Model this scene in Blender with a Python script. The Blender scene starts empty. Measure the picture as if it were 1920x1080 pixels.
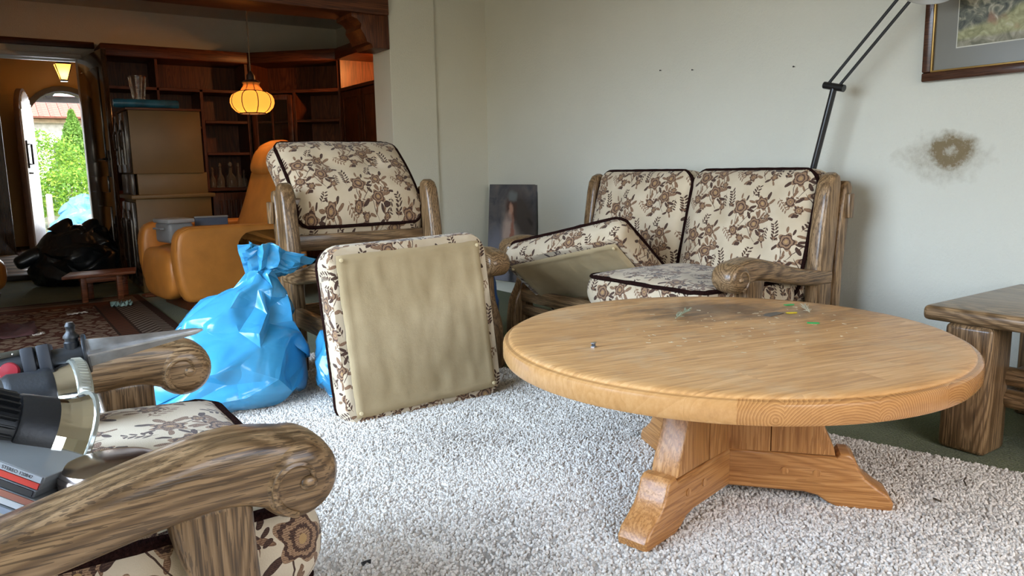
import bpy, bmesh, math, random
import numpy as np
from mathutils import Vector, Matrix, noise as mnoise
random.seed(7); rng = np.random.default_rng(7)
PI = math.pi
SC = bpy.context.scene
COL = SC.collection
# ------------------------------------------------------------------ camera
FPX = 1423.686
R_ = Vector((0.8243, -0.5659, -0.0185)); D_ = Vector((-0.1039, -0.1185, -0.9876)); W_ = Vector((0.5590, 0.8146, -0.1555))
cd = bpy.data.cameras.new('camera'); cd.sensor_fit = 'HORIZONTAL'; cd.sensor_width = 36.0
cd.lens = FPX / 1920.0 * 36.0; cd.clip_start = 0.02; cd.clip_end = 200
cam = bpy.data.objects.new('camera', cd); COL.objects.link(cam)
W_.normalize(); R_ = (R_ - W_ * R_.dot(W_)).normalized(); U_ = R_.cross(W_)
cam.matrix_world = Matrix(((R_.x, U_.x, -W_.x, 0), (R_.y, U_.y, -W_.y, 0), (R_.z, U_.z, -W_.z, 0.90), (0, 0, 0, 1)))
SC.camera = cam
# ------------------------------------------------------------------ world, daylight, exposure
w = bpy.data.worlds.new('world'); SC.world = w; w.use_nodes = True
nt = w.node_tree; nt.nodes.clear()
wo = nt.nodes.new('ShaderNodeOutputWorld'); bg = nt.nodes.new('ShaderNodeBackground'); sky = nt.nodes.new('ShaderNodeTexSky')
sky.sky_type = 'NISHITA'; sky.sun_disc = False; sky.sun_elevation = math.radians(48); sky.sun_rotation = math.radians(200); sky.air_density = 1.0; sky.dust_density = 3.0
bg.inputs['Strength'].default_value = 0.85
nt.links.new(sky.outputs[0], bg.inputs['Color']); nt.links.new(bg.outputs[0], wo.inputs[0])
def sun(rot, e, ang, col):
    l = bpy.data.lights.new('sun', 'SUN'); l.energy = e; l.angle = math.radians(ang); l.color = col
    o = bpy.data.objects.new('sun', l); COL.objects.link(o); o.rotation_euler = rot
sun((math.radians(40), math.radians(44), 0), 7.5, 12, (1.0, 0.95, 0.82))
def area(name, loc, rot, sx, sy, e, col):
    l = bpy.data.lights.new(name, 'AREA'); l.shape = 'RECTANGLE'; l.size = sx; l.size_y = sy; l.energy = e; l.color = col
    o = bpy.data.objects.new(name, l); COL.objects.link(o); o.location = loc; o.rotation_euler = rot
    return o
# daylight entering by the patio window (left wall) and by the window behind the camera
pd = area('patio_sky', (-1.50, 1.95, 1.15), (0, math.radians(-49), 0), 1.9, 2.7, 92, (0.68, 0.94, 1.30)); pd.data.spread = math.radians(104)
pg = area('patio_ground_bounce', (-1.56, 1.95, 1.15), (0, math.radians(-96), 0), 2.0, 2.8, 38, (1.0, 0.945, 0.72))
rd = area('rear_sky', (1.2, -1.74, 1.40), (math.radians(58), 0, 0), 2.2, 1.4, 4, (0.74, 0.94, 1.22)); rd.data.spread = math.radians(120)
ed = area('entrance_daylight', (.99, 12.10, 1.05), (math.radians(-75), 0, 0), .75, 1.8, 34, (0.92, 0.97, 1.0))
SC.view_settings.view_transform = 'Standard'; SC.view_settings.look = 'None'
SC.view_settings.exposure = -0.12; SC.view_settings.gamma = 1.0; SC.view_settings.use_curve_mapping = False

# ------------------------------------------------------------------ mesh helpers
class MB:
    def __init__(s): s.bm = bmesh.new()
    def _xf(s, vs, M):
        if M is not None: bmesh.ops.transform(s.bm, matrix=M, verts=vs)
    def box(s, c, d, bev=0.0, seg=2, M=None):
        r = bmesh.ops.create_cube(s.bm, size=1.0); vs = r['verts']
        for v in vs: v.co = Vector((v.co.x * d[0], v.co.y * d[1], v.co.z * d[2]))
        if bev > 0:
            es = list({e for v in vs for e in v.link_edges})
            rr = bmesh.ops.bevel(s.bm, geom=es, offset=min(bev, min(d) * .49), segments=seg, profile=0.5, affect='EDGES')
            vs = list({v for f in rr['faces'] for v in f.verts} | {v for v in vs if v.is_valid})
        for v in vs: v.co += Vector(c)
        s._xf(vs, M); return s
    def prism(s, poly, t0, t1, plane='YZ', bev=0.0, seg=2, M=None):
        """polygon in a plane extruded along the third axis"""
        def P3(a, b, t):
            return {'YZ': (t, a, b), 'XZ': (a, t, b), 'XY': (a, b, t)}[plane]
        va = [s.bm.verts.new(P3(a, b, t0)) for a, b in poly]; vb = [s.bm.verts.new(P3(a, b, t1)) for a, b in poly]
        n = len(poly); f1 = s.bm.faces.new(va); f2 = s.bm.faces.new(vb[::-1]); fs = [f1, f2]
        for i in range(n):
            fs.append(s.bm.faces.new((va[i], vb[i], vb[(i + 1) % n], va[(i + 1) % n])))
        bmesh.ops.recalc_face_normals(s.bm, faces=fs)
        vs = va + vb
        if bev > 0:
            es = list(f1.edges) + list(f2.edges)
            rr = bmesh.ops.bevel(s.bm, geom=es, offset=bev, segments=seg, profile=0.5, affect='EDGES')
            vs = list({v for f in rr['faces'] for v in f.verts} | {v for v in vs if v.is_valid})
        s._xf(vs, M); return s
    def grid(s, pts, closed_u=False, closed_v=False, M=None, uvs=None):
        """pts[i][j] -> quads"""
        n, m = len(pts), len(pts[0])
        vv = [[s.bm.verts.new(p) for p in row] for row in pts]
        uvl = s.bm.loops.layers.uv.verify() if uvs is not None else None
        for i in range(n if closed_u else n - 1):
            for j in range(m if closed_v else m - 1):
                ij = ((i, j), ((i + 1) % n, j), ((i + 1) % n, (j + 1) % m), (i, (j + 1) % m))
                try: f = s.bm.faces.new([vv[a][b] for a, b in ij])
                except ValueError: continue
                if uvl is not None:
                    for l, (a, b) in zip(f.loops, ((i, j), (i + 1, j), (i + 1, j + 1), (i, j + 1))): l[uvl].uv = uvs(a, b)
        s._xf([v for r in vv for v in r], M); return vv
    def lathe(s, prof, n=32, M=None, cap=True):
        pts = [[(r * math.cos(2 * PI * k / n), r * math.sin(2 * PI * k / n), z) for k in range(n)] for r, z in prof]
        vv = s.grid(pts, closed_v=True)
        if cap:
            if prof[0][0] > 1e-4: s.bm.faces.new(vv[0][::-1])
            if prof[-1][0] > 1e-4: s.bm.faces.new(vv[-1])
        s._xf([v for r in vv for v in r], M); return s
    def tube(s, path, rad, n=8, cap=True, closed=False, M=None, sq=None):
        path = [Vector(p) for p in path]; N = len(path)
        if not hasattr(rad, '__len__'): rad = [rad] * N
        t0 = (path[1] - path[0]).normalized(); ref = Vector((0, 0, 1)) if abs(t0.z) < .9 else Vector((1, 0, 0))
        nx = t0.cross(ref).normalized(); rows = []
        for i, p in enumerate(path):
            if closed: t = (path[(i + 1) % N] - path[i - 1]).normalized()
            else: t = (path[min(i + 1, N - 1)] - path[max(i - 1, 0)]).normalized()
            nx = (nx - t * nx.dot(t)).normalized(); ny = t.cross(nx)
            r = rad[i]; a, b = (r if hasattr(r, '__len__') else (r, r))
            rows.append([p + nx * (a * math.cos(2 * PI * k / n)) + ny * (b * math.sin(2 * PI * k / n)) for k in range(n)])
        vv = s.grid(rows, closed_u=closed, closed_v=True)
        if cap and not closed:
            s.bm.faces.new(vv[0][::-1]); s.bm.faces.new(vv[-1])
        s._xf([v for r in vv for v in r], M); return s
    def sphere(s, c, d, n=16, M=None):
        r = bmesh.ops.create_uvsphere(s.bm, u_segments=n, v_segments=max(6, n // 2), radius=0.5)
        for v in r['verts']: v.co = Vector((v.co.x * d[0] + c[0], v.co.y * d[1] + c[1], v.co.z * d[2] + c[2]))
        s._xf(r['verts'], M); return s
    def build(s, name, mat, parent=None, smooth=40, loc=None, rot=None, M=None):
        bmesh.ops.recalc_face_normals(s.bm, faces=s.bm.faces[:])
        me = bpy.data.meshes.new(name); s.bm.to_mesh(me); s.bm.free()
        o = bpy.data.objects.new(name, me); COL.objects.link(o)
        if mat is not None: me.materials.append(mat)
        if smooth:
            me.polygons.foreach_set('use_smooth', [True] * len(me.polygons))
            try: me.set_sharp_from_angle(angle=math.radians(smooth))
            except Exception: pass
        if loc: o.location = loc
        if rot: o.rotation_euler = rot
        if M is not None: o.matrix_world = M
        if parent: o.parent = parent
        return o
def tag(o, label=None, cat=None, group=None, kind=None):
    if label: o['label'] = label
    if cat: o['category'] = cat
    if group: o['group'] = group
    if kind: o['kind'] = kind
    return o
def empty(name, loc=(0, 0, 0), rz=0.0, label=None, cat=None, group=None, M=None):
    o = bpy.data.objects.new(name, None); COL.objects.link(o); o.empty_display_size = .1
    if M is not None: o.matrix_world = M
    else: o.location = loc; o.rotation_euler = (0, 0, rz)
    return tag(o, label, cat, group)
def copy_tree(o, parent=None):
    c = o.copy(); COL.objects.link(c); c.parent = parent
    for ch in list(o.children): copy_tree(ch, c)
    return c
def T(x, y, z): return Matrix.Translation((x, y, z))
def RX(a): return Matrix.Rotation(a, 4, 'X')
def RY(a): return Matrix.Rotation(a, 4, 'Y')
def RZ(a): return Matrix.Rotation(a, 4, 'Z')
def frame(o, x, y, z):
    """matrix from origin and three axis vectors"""
    return Matrix(((x[0], y[0], z[0], o[0]), (x[1], y[1], z[1], o[1]), (x[2], y[2], z[2], o[2]), (0, 0, 0, 1)))
def fr_dir(o, d, up=(0, 0, 1)):
    """frame whose Z axis looks along d"""
    z = Vector(d).normalized(); x = Vector(up).cross(z)
    x = x.normalized() if x.length > 1e-6 else Vector((1, 0, 0)); y = z.cross(x)
    return frame(o, x, y, z)
def smooth_path(pts, n=8):
    """Catmull-Rom through the points"""
    P = [Vector(p) for p in pts]; P = [P[0] * 2 - P[1]] + P + [P[-1] * 2 - P[-2]]; out = []
    for i in range(1, len(P) - 2):
        for k in range(n):
            t = k / n; a, b, c, d = P[i - 1], P[i], P[i + 1], P[i + 2]
            out.append(0.5 * ((2 * b) + (c - a) * t + (2 * a - 5 * b + 4 * c - d) * t * t + (3 * b - a - 3 * c + d) * t ** 3))
    out.append(P[-2]); return out

# ------------------------------------------------------------------ materials
def newmat(name):
    m = bpy.data.materials.new(name); m.use_nodes = True; nt = m.node_tree; nt.nodes.clear()
    out = nt.nodes.new('ShaderNodeOutputMaterial'); b = nt.nodes.new('ShaderNodeBsdfPrincipled'); nt.links.new(b.outputs[0], out.inputs[0])
    return m, nt, b
def nd(nt, typ, ins=None, **kw):
    n = nt.nodes.new(typ)
    for k, v in kw.items(): setattr(n, k, v)
    for k, v in (ins or {}).items():
        if isinstance(v, bpy.types.NodeSocket): nt.links.new(v, n.inputs[k])
        else: n.inputs[k].default_value = v
    return n
def mth(nt, op, a, b=None, c=None):
    n = nt.nodes.new('ShaderNodeMath'); n.operation = op
    for i, v in enumerate((a, b, c)):
        if v is None: continue
        if isinstance(v, bpy.types.NodeSocket): nt.links.new(v, n.inputs[i])
        else: n.inputs[i].default_value = v
    return n.outputs[0]
def mixc(nt, f, a, b):
    n = nt.nodes.new('ShaderNodeMix'); n.data_type = 'RGBA'
    for i, v in ((0, f), (6, a), (7, b)):
        if isinstance(v, bpy.types.NodeSocket): nt.links.new(v, n.inputs[i])
        else: n.inputs[i].default_value = v if i == 0 else (*v[:3], 1)
    return n.outputs[2]
def ramp(nt, f, stops):
    n = nt.nodes.new('ShaderNodeValToRGB'); e = n.color_ramp.elements
    while len(e) < len(stops): e.new(0.5)
    for el, (p, c) in zip(e, stops): el.position = p; el.color = (*c[:3], 1)
    nt.links.new(f, n.inputs[0]); return n.outputs[0]
def bump(nt, b, h, s=.3, d=.01):
    n = nd(nt, 'ShaderNodeBump', {'Strength': s, 'Distance': d, 'Height': h}); nt.links.new(n.outputs[0], b.inputs['Normal'])
def objc(nt, scale=(1, 1, 1), rot=(0, 0, 0), loc=(0, 0, 0)):
    t = nt.nodes.new('ShaderNodeTexCoord')
    return nd(nt, 'ShaderNodeMapping', {'Vector': t.outputs['Object'], 'Scale': scale, 'Rotation': rot, 'Location': loc}).outputs[0]
def setb(b, col=None, rough=.5, metal=0., coat=0., spec=None, trans=0., ior=None, sheen=0.):
    if col is not None: b.inputs['Base Color'].default_value = (*col[:3], 1)
    b.inputs['Roughness'].default_value = rough; b.inputs['Metallic'].default_value = metal
    b.inputs['Coat Weight'].default_value = coat; b.inputs['Coat Roughness'].default_value = .12
    if spec is not None: b.inputs['Specular IOR Level'].default_value = spec
    b.inputs['Transmission Weight'].default_value = trans
    if ior: b.inputs['IOR'].default_value = ior
    b.inputs['Sheen Weight'].default_value = sheen
def plain(name, col, rough=.5, metal=0., coat=0., var=.12, vscale=8., bmp=0., bscale=60., **kw):
    m, nt, b = newmat(name); setb(b, col, rough, metal, coat, **kw)
    v = objc(nt); n = nd(nt, 'ShaderNodeTexNoise', {'Vector': v, 'Scale': vscale, 'Detail': 4.})
    c2 = tuple(c * (1 - var * 2) for c in col); c3 = tuple(min(1, c * (1 + var)) for c in col)
    nt.links.new(ramp(nt, n.outputs[0], ((.3, c2), (.7, c3))), b.inputs['Base Color'])
    if bmp:
        n2 = nd(nt, 'ShaderNodeTexNoise', {'Vector': v, 'Scale': bscale, 'Detail': 3.}); bump(nt, b, n2.outputs[0], bmp, .01)
    return m
def emis(name, col, s):
    m = bpy.data.materials.new(name); m.use_nodes = True; nt = m.node_tree; nt.nodes.clear()
    out = nt.nodes.new('ShaderNodeOutputMaterial'); e = nt.nodes.new('ShaderNodeEmission'); e.inputs[0].default_value = (*col, 1); e.inputs[1].default_value = s
    nt.links.new(e.outputs[0], out.inputs[0]); return m
def wood(name, dark, mid, light, axis='X', ring=7., fine=150., rough=.35, coat=.0, bmp=.25, lines=52., k_ring=.26):
    m, nt, b = newmat(name); setb(b, mid, rough, 0, coat, spec=.35)
    st = {'X': (.10, 1, 1), 'Y': (1, .10, 1), 'Z': (1, 1, .10)}[axis]; sf = {'X': (.035, 1, 1), 'Y': (1, .035, 1), 'Z': (1, 1, .035)}[axis]
    v = objc(nt, st, loc=(.37, .71, .19)); vf = objc(nt, sf)
    n0 = nd(nt, 'ShaderNodeTexNoise', {'Vector': v, 'Scale': ring, 'Detail': 1.5, 'Distortion': .25}).outputs[0]
    rings = mth(nt, 'POWER', mth(nt, 'MULTIPLY_ADD', mth(nt, 'SINE', mth(nt, 'MULTIPLY', n0, lines * 3.0)), .5, .5), 2.0)
    f1 = nd(nt, 'ShaderNodeTexNoise', {'Vector': vf, 'Scale': fine, 'Detail': 3., 'Roughness': .65}).outputs[0]
    f2 = nd(nt, 'ShaderNodeTexNoise', {'Vector': vf, 'Scale': fine * 2.6, 'Detail': 1.}).outputs[0]
    big = nd(nt, 'ShaderNodeTexNoise', {'Vector': v, 'Scale': 2.6, 'Detail': 2.}).outputs[0]
    k = mth(nt, 'ADD', mth(nt, 'MULTIPLY', rings, k_ring), mth(nt, 'MULTIPLY', f1, .62))
    k = mth(nt, 'ADD', k, mth(nt, 'MULTIPLY', mth(nt, 'SUBTRACT', big, .5), .45))
    c = ramp(nt, k, ((.15, light), (.42, mid), (.85, dark)))
    pores = mth(nt, 'GREATER_THAN', f2, .565)
    c = mixc(nt, mth(nt, 'MULTIPLY', pores, .6), c, dark)
    nt.links.new(c, b.inputs['Base Color'])
    bump(nt, b, mth(nt, 'SUBTRACT', f1, mth(nt, 'MULTIPLY', pores, .8)), bmp, .004)
    return m
OAKD = ((.030, .015, .006), (.190, .108, .048), (.42, .26, .13))
oak = {a: wood('dark_oak_' + a, *OAKD, axis=a, rough=.32, coat=.25) for a in 'XYZ'}
HON = ((.27, .105, .030), (.47, .215, .066), (.60, .31, .115))
honey = {a: wood('honey_oak_' + a, *HON, axis=a, rough=.34, coat=.15, fine=90.) for a in 'XYZ'}
REDW = ((.034, .009, .003), (.10, .028, .009), (.17, .052, .018))
redw = {a: wood('red_walnut_' + a, *REDW, axis=a, rough=.38, fine=50., bmp=.08) for a in 'XYZ'}
BLK = plain('black_plastic', (.012, .013, .015), .42, var=.1, bmp=.05, bscale=200)
BLKG = plain('black_metal', (.008, .008, .009), .3, coat=.3, var=.05)
CHROME = plain('chrome', (.75, .74, .70), .09, metal=1., var=.03)
STEEL = plain('brushed_steel', (.52, .54, .57), .28, metal=1., var=.12, vscale=40)
PIPE = plain('brown_chenille', (.026, .010, .008), 1.0, var=.3, vscale=220, bmp=.8, bscale=380, spec=.05)

def floral(name):
    """woven tapestry: brown roses, bell flowers, leaves and ferns on cream; UV is in metres"""
    m, nt, b = newmat(name); setb(b, (.6, .5, .38), .9, sheen=.15)
    uv = nt.nodes.new('ShaderNodeUVMap').outputs[0]
    dn = nd(nt, 'ShaderNodeTexNoise', {'Vector': uv, 'Scale': 26., 'Detail': 2.})
    off = nd(nt, 'ShaderNodeVectorMath', {0: dn.outputs['Color'], 1: (.5, .5, .5)}, operation='SUBTRACT').outputs[0]
    off = nd(nt, 'ShaderNodeVectorMath', {0: off, 'Scale': .013}, operation='SCALE').outputs[0]
    v = nd(nt, 'ShaderNodeVectorMath', {0: uv, 1: off}, operation='ADD').outputs[0]
    sp = nd(nt, 'ShaderNodeSeparateXYZ', {0: v})
    TU, TV = .25, .27
    cu = mth(nt, 'FLOOR', mth(nt, 'DIVIDE', sp.outputs[0], TU))
    lu = mth(nt, 'SUBTRACT', sp.outputs[0], mth(nt, 'MULTIPLY', mth(nt, 'ADD', cu, .5), TU))
    vv = mth(nt, 'ADD', sp.outputs[1], mth(nt, 'MULTIPLY', cu, TV * .5))
    cv = mth(nt, 'FLOOR', mth(nt, 'DIVIDE', vv, TV))
    lv = mth(nt, 'SUBTRACT', vv, mth(nt, 'MULTIPLY', mth(nt, 'ADD', cv, .5), TV))
    P = nd(nt, 'ShaderNodeCombineXYZ', {0: lu, 1: lv, 2: 0.}).outputs[0]
    rr = random.Random(3)
    fl = [(-.045, .035, .042), (.052, .058, .034), (.040, -.035, .038), (-.062, -.068, .028), (.088, .000, .018), (-.02, -.10, .022), (.085, -.098, .020)]
    dark, mid = [], []
    for i, (x, y, r) in enumerate(fl):
        n = 7 if r > .03 else 4
        for k in range(n):
            a = rr.uniform(0, 6.28) if n < 7 else 2 * PI * k / n + rr.uniform(-.4, .4)
            L = rr.uniform(.012, .019)
            (dark if rr.random() < .55 else mid).append((x + (r + L * .7) * math.cos(a), y + (r + L * .7) * math.sin(a), L, L * .38, a + rr.uniform(-.4, .4)))
    for (x0, y0, a, n, s, tgt) in ((-.105, .03, 1.35, 6, .010, dark), (.005, .085, .9, 5, .009, dark), (-.115, -.055, -1.1, 5, .008, mid), (.108, -.04, -1.9, 4, .008, dark), (-.02, -.045, -2.6, 4, .008, mid)):
        x, y = x0, y0
        for k in range(n):
            x += .0135 * math.cos(a); y += .0135 * math.sin(a); a += .12
            for sgn in (-1, 1):
                tgt.append((x + sgn * s * math.sin(a) * -.9, y + sgn * s * math.cos(a) * .9, s, s * .36, a + sgn * .9))
        mid.append((x0 + (x - x0) / 2, y0 + (y - y0) / 2, math.hypot(x - x0, y - y0) * .55, .0013, math.atan2(y - y0, x - x0)))
    for (x, y, L, a) in ((0, .0, .07, .9), (.02, -.07, .05, -1.0), (-.06, -.02, .055, 1.7), (.075, .02, .05, 2.2)):
        dark.append((x, y, L, .0014, a))
    def field(lst):
        d = None
        for (x, y, a, c, r) in lst:
            Pv = P if d is None else nd(nt, 'ShaderNodeVectorMath', {0: d, 1: (1e-7, 1e-7, 0), 2: P}, operation='MULTIPLY_ADD').outputs[0]
            mp = nd(nt, 'ShaderNodeMapping', {'Vector': Pv, 'Location': (x, y, 0), 'Rotation': (0, 0, r), 'Scale': (a, c, 1)}, vector_type='TEXTURE').outputs[0]
            l = nd(nt, 'ShaderNodeVectorMath', {0: mp}, operation='LENGTH').outputs['Value']
            d = l if d is None else mth(nt, 'MINIMUM', d, l)
        return d
    dd = field(dark)
    P = nd(nt, 'ShaderNodeVectorMath', {0: dd, 1: (1e-7, 1e-7, 0), 2: P}, operation='MULTIPLY_ADD').outputs[0]
    dm = field(mid)
    # petals
    pm_, po_, pc_ = None, None, None
    for i, (x, y, r) in enumerate(fl):
        prev = dm if pc_ is None else mth(nt, 'ADD', pc_, po_)
        Pv = nd(nt, 'ShaderNodeVectorMath', {0: prev, 1: (1e-7, 1e-7, 0), 2: P}, operation='MULTIPLY_ADD').outputs[0]
        mp = nd(nt, 'ShaderNodeMapping', {'Vector': Pv, 'Location': (x, y, 0), 'Scale': (r, r, 1)}, vector_type='TEXTURE').outputs[0]
        s2 = nd(nt, 'ShaderNodeSeparateXYZ', {0: mp}); l = nd(nt, 'ShaderNodeVectorMath', {0: mp}, operation='LENGTH').outputs['Value']
        th = mth(nt, 'ARCTAN2', s2.outputs[1], s2.outputs[0])
        pet = mth(nt, 'COSINE', mth(nt, 'MULTIPLY_ADD', th, float(5 if i % 2 == 0 else 6), i * 1.3))
        q = mth(nt, 'DIVIDE', l, mth(nt, 'MULTIPLY_ADD', pet, .17, .84))
        line = mth(nt, 'SINE', mth(nt, 'MULTIPLY_ADD', pet, 1.6, mth(nt, 'MULTIPLY', q, 17. if r > .03 else 10.)))
        line = mth(nt, 'MULTIPLY_ADD', mth(nt, 'SINE', mth(nt, 'MULTIPLY', th, 23.)), .45, line)
        inn = mth(nt, 'LESS_THAN', q, 1.0)
        o = mth(nt, 'MULTIPLY', inn, mth(nt, 'GREATER_THAN', line, .25))
        c = mth(nt, 'LESS_THAN', l, .17)
        pm_ = inn if pm_ is None else mth(nt, 'MAXIMUM', pm_, inn)
        po_ = o if po_ is None else mth(nt, 'MAXIMUM', po_, o)
        pc_ = c if pc_ is None else mth(nt, 'MAXIMUM', pc_, c)
    big = nd(nt, 'ShaderNodeTexNoise', {'Vector': uv, 'Scale': 9., 'Detail': 2.}).outputs[0]
    base = ramp(nt, big, ((.3, (.54, .42, .275)), (.7, (.66, .535, .375))))
    hat = mth(nt, 'SINE', mth(nt, 'MULTIPLY', sp.outputs[1], 2300.))
    hatn = nd(nt, 'ShaderNodeTexNoise', {'Vector': uv, 'Scale': 330., 'Detail': 1.}).outputs[0]
    DK, MD, TN = (.046, .018, .010), (.170, .084, .042), (.36, .215, .118)
    hm = mth(nt, 'GREATER_THAN', mth(nt, 'ADD', mth(nt, 'MULTIPLY', hat, .25), hatn), .60)
    c = mixc(nt, mth(nt, 'LESS_THAN', dm, 1.), base, MD)
    c = mixc(nt, mth(nt, 'MULTIPLY', mth(nt, 'LESS_THAN', dm, .8), mth(nt, 'MULTIPLY', hm, .8)), c, TN)
    c = mixc(nt, mth(nt, 'LESS_THAN', dd, 1.), c, DK)
    c = mixc(nt, mth(nt, 'MULTIPLY', mth(nt, 'LESS_THAN', dd, .8), mth(nt, 'MULTIPLY', hm, .45)), c, MD)
    c = mixc(nt, pm_, c, TN)
    c = mixc(nt, mth(nt, 'MULTIPLY', pm_, hm), c, MD)
    c = mixc(nt, po_, c, DK)
    c = mixc(nt, mth(nt, 'MULTIPLY', po_, mth(nt, 'MULTIPLY', hm, .5)), c, MD)
    c = mixc(nt, pc_, c, (.42, .25, .10))
    nt.links.new(c, b.inputs['Base Color'])
    wv = nd(nt, 'ShaderNodeTexNoise', {'Vector': uv, 'Scale': 520., 'Detail': 1.}).outputs[0]
    bump(nt, b, wv, .35, .003)
    return m
FLORAL = floral('floral_tapestry')
# ------------------------------------------------------------------ the setting
def wallmat(name, col, bmp=.5, stain=False):
    m, nt, b = newmat(name); setb(b, col, .85, spec=.25)
    v = objc(nt)
    n1 = nd(nt, 'ShaderNodeTexNoise', {'Vector': v, 'Scale': 1.4, 'Detail': 3.}).outputs[0]
    c = ramp(nt, n1, ((.3, tuple(x * .94 for x in col)), (.7, col)))
    n2 = nd(nt, 'ShaderNodeTexNoise', {'Vector': v, 'Scale': 95., 'Detail': 4., 'Roughness': .65}).outputs[0]
    if stain:
        sp = nd(nt, 'ShaderNodeSeparateXYZ', {0: v})
        def blob(y0, z0, ry, rz):
            a = mth(nt, 'DIVIDE', mth(nt, 'SUBTRACT', sp.outputs[1], y0), ry); d = mth(nt, 'DIVIDE', mth(nt, 'SUBTRACT', sp.outputs[2], z0), rz)
            return mth(nt, 'SQRT', mth(nt, 'ADD', mth(nt, 'MULTIPLY', a, a), mth(nt, 'MULTIPLY', d, d)))
        nn = nd(nt, 'ShaderNodeTexNoise', {'Vector': v, 'Scale': 24., 'Detail': 5.}).outputs[0]
        r = mth(nt, 'ADD', blob(1.495, .935, .088, .066), mth(nt, 'MULTIPLY', mth(nt, 'SUBTRACT', nn, .5), .9))
        ring = nd(nt, 'ShaderNodeMapRange', {0: mth(nt, 'ABSOLUTE', mth(nt, 'SUBTRACT', r, .55)), 1: 0., 2: .75, 3: 1.25, 4: 0.}).outputs[0]
        r2 = mth(nt, 'ADD', blob(1.53, .91, .20, .10), mth(nt, 'MULTIPLY', mth(nt, 'SUBTRACT', nn, .5), 1.2))
        halo = nd(nt, 'ShaderNodeMapRange', {0: r2, 1: .1, 2: 1.05, 3: .5, 4: 0.}).outputs[0]
        sp_ = mth(nt, 'MULTIPLY', mth(nt, 'MAXIMUM', ring, halo), mth(nt, 'MULTIPLY_ADD', n2, 1.6, .18))
        c = mixc(nt, mth(nt, 'MINIMUM', sp_, .95), c, (.20, .14, .065))
    nt.links.new(c, b.inputs['Base Color']); bump(nt, b, n2, bmp, .006)
    return m
WALL = wallmat('white_plaster', (.70, .672, .57)); WALLS = wallmat('stained_plaster', (.70, .672, .57), .55, True)
CEIL = wallmat('ceiling_plaster', (.62, .58, .50), .1); TANW = wallmat('tan_plaster', (.62, .36, .13), .2)
def carpetmat():
    m, nt, b = newmat('green_carpet'); setb(b, (.08, .1, .03), .95, spec=.1, sheen=.2)
    v = objc(nt); n1 = nd(nt, 'ShaderNodeTexNoise', {'Vector': v, 'Scale': 160., 'Detail': 3.}).outputs[0]; n2 = nd(nt, 'ShaderNodeTexNoise', {'Vector': v, 'Scale': 3., 'Detail': 4.}).outputs[0]
    c = ramp(nt, mth(nt, 'ADD', mth(nt, 'MULTIPLY', n1, .6), mth(nt, 'MULTIPLY', n2, .4)), ((.3, (.040, .052, .014)), (.55, (.115, .135, .045)), (.75, (.21, .225, .10))))
    nt.links.new(c, b.inputs['Base Color']); bump(nt, b, n1, .9, .01); return m
def struct(name, mb, mat, **kw): return tag(mb.build(name, mat, **kw), kind='structure')
def wbox(name, a, c, mat):
    mb = MB(); mb.box([(a[i] + c[i]) / 2 for i in range(3)], [abs(c[i] - a[i]) for i in range(3)]); return struct(name, mb, mat, smooth=0)
struct('floor', MB().box((.95, 3.3, -.05), (4.7, 9.9, .1)), carpetmat(), smooth=0)
wbox('ceiling', (-1.4, -1.65, 2.40), (3.3, 8.05, 2.50), CEIL)
wbox('wall_right', (3.10, -1.7, 0), (3.22, 4.80, 2.4), WALLS)
# pier at the end of the sofa wall: main face, a shallow step, and the jamb towards the dining room
mb = MB(); mb.box((2.96, 4.925, 1.2), (.58, .25, 2.4)); mb.box((2.498, 4.915, 1.2), (.345, .27, 2.4), .004)
struct('wall_pier', mb, WALL, smooth=0)
wbox('wall_dining_right', (3.27, 5.05, 0), (3.37, 8.0, 2.4), WALL)
wbox('wall_pier_light_block', (-1.35, 4.80, 0), (-.16, 5.05, 2.4), WALL)  # unseen left pier, widened to hold window light off the dining room
# header above the opening, wooden beam and its corbel
wbox('wall_header', (-.16, 4.82, 2.24), (2.326, 5.03, 2.4), WALL)
bm_ = MB(); bm_.box((1.08, 4.905, 2.075), (2.48, .31, .33), .012)
beam = struct('trim_beam', bm_, redw['X'])
mb = MB(); mb.prism([(2.322, 1.912), (2.06, 1.912), (2.06, 1.885), (2.10, 1.872), (2.125, 1.845), (2.118, 1.815), (2.14, 1.785), (2.155, 1.755), (2.16, 1.735), (2.19, 1.725), (2.20, 1.70), (2.322, 1.70)], 4.77, 5.03, 'XZ', .008)
mb.build('corbel', redw['Z'], beam)
# left wall with the patio window opening, rear wall with its window
mb = MB(); mb.box((-1.41, -.53, 1.2), (.12, 2.26, 2.4)); mb.box((-1.41, 5.67, 1.2), (.12, 4.74, 2.4)); mb.box((-1.41, 1.95, .02), (.12, 2.7, .04)); mb.box((-1.41, 1.95, 2.32), (.12, 2.7, .16))
struct('wall_left', mb, WALL, smooth=0)
mb = MB(); mb.box((-.72, -1.66, 1.2), (1.4, .12, 2.4)); mb.box((2.8, -1.66, 1.2), (.84, .12, 2.4)); mb.box((1.18, -1.66, .28), (2.4, .12, .56)); mb.box((1.18, -1.66, 2.27), (2.4, .12, .26))
struct('wall_rear', mb, WALL, smooth=0)
WHITEP = plain('white_paint', (.72, .72, .70), .4, var=.03)
mb = MB()
for y in (.635, 1.51, 2.39, 3.265): mb.box((-1.41, y, 1.14), (.06, .07, 2.2), .006)
for z in (.08, 2.2): mb.box((-1.41, 1.95, z), (.06, 2.7, .07), .006)
struct('window_1', mb, WHITEP)
mb = MB()
for x in (.02, 1.18, 2.34): mb.box((x, -1.66, 1.35), (.07, .06, 1.56), .006)
for z in (.6, 2.1): mb.box((1.18, -1.66, z), (2.3, .06, .07), .006)
struct('window_2', mb, WHITEP)
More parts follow.
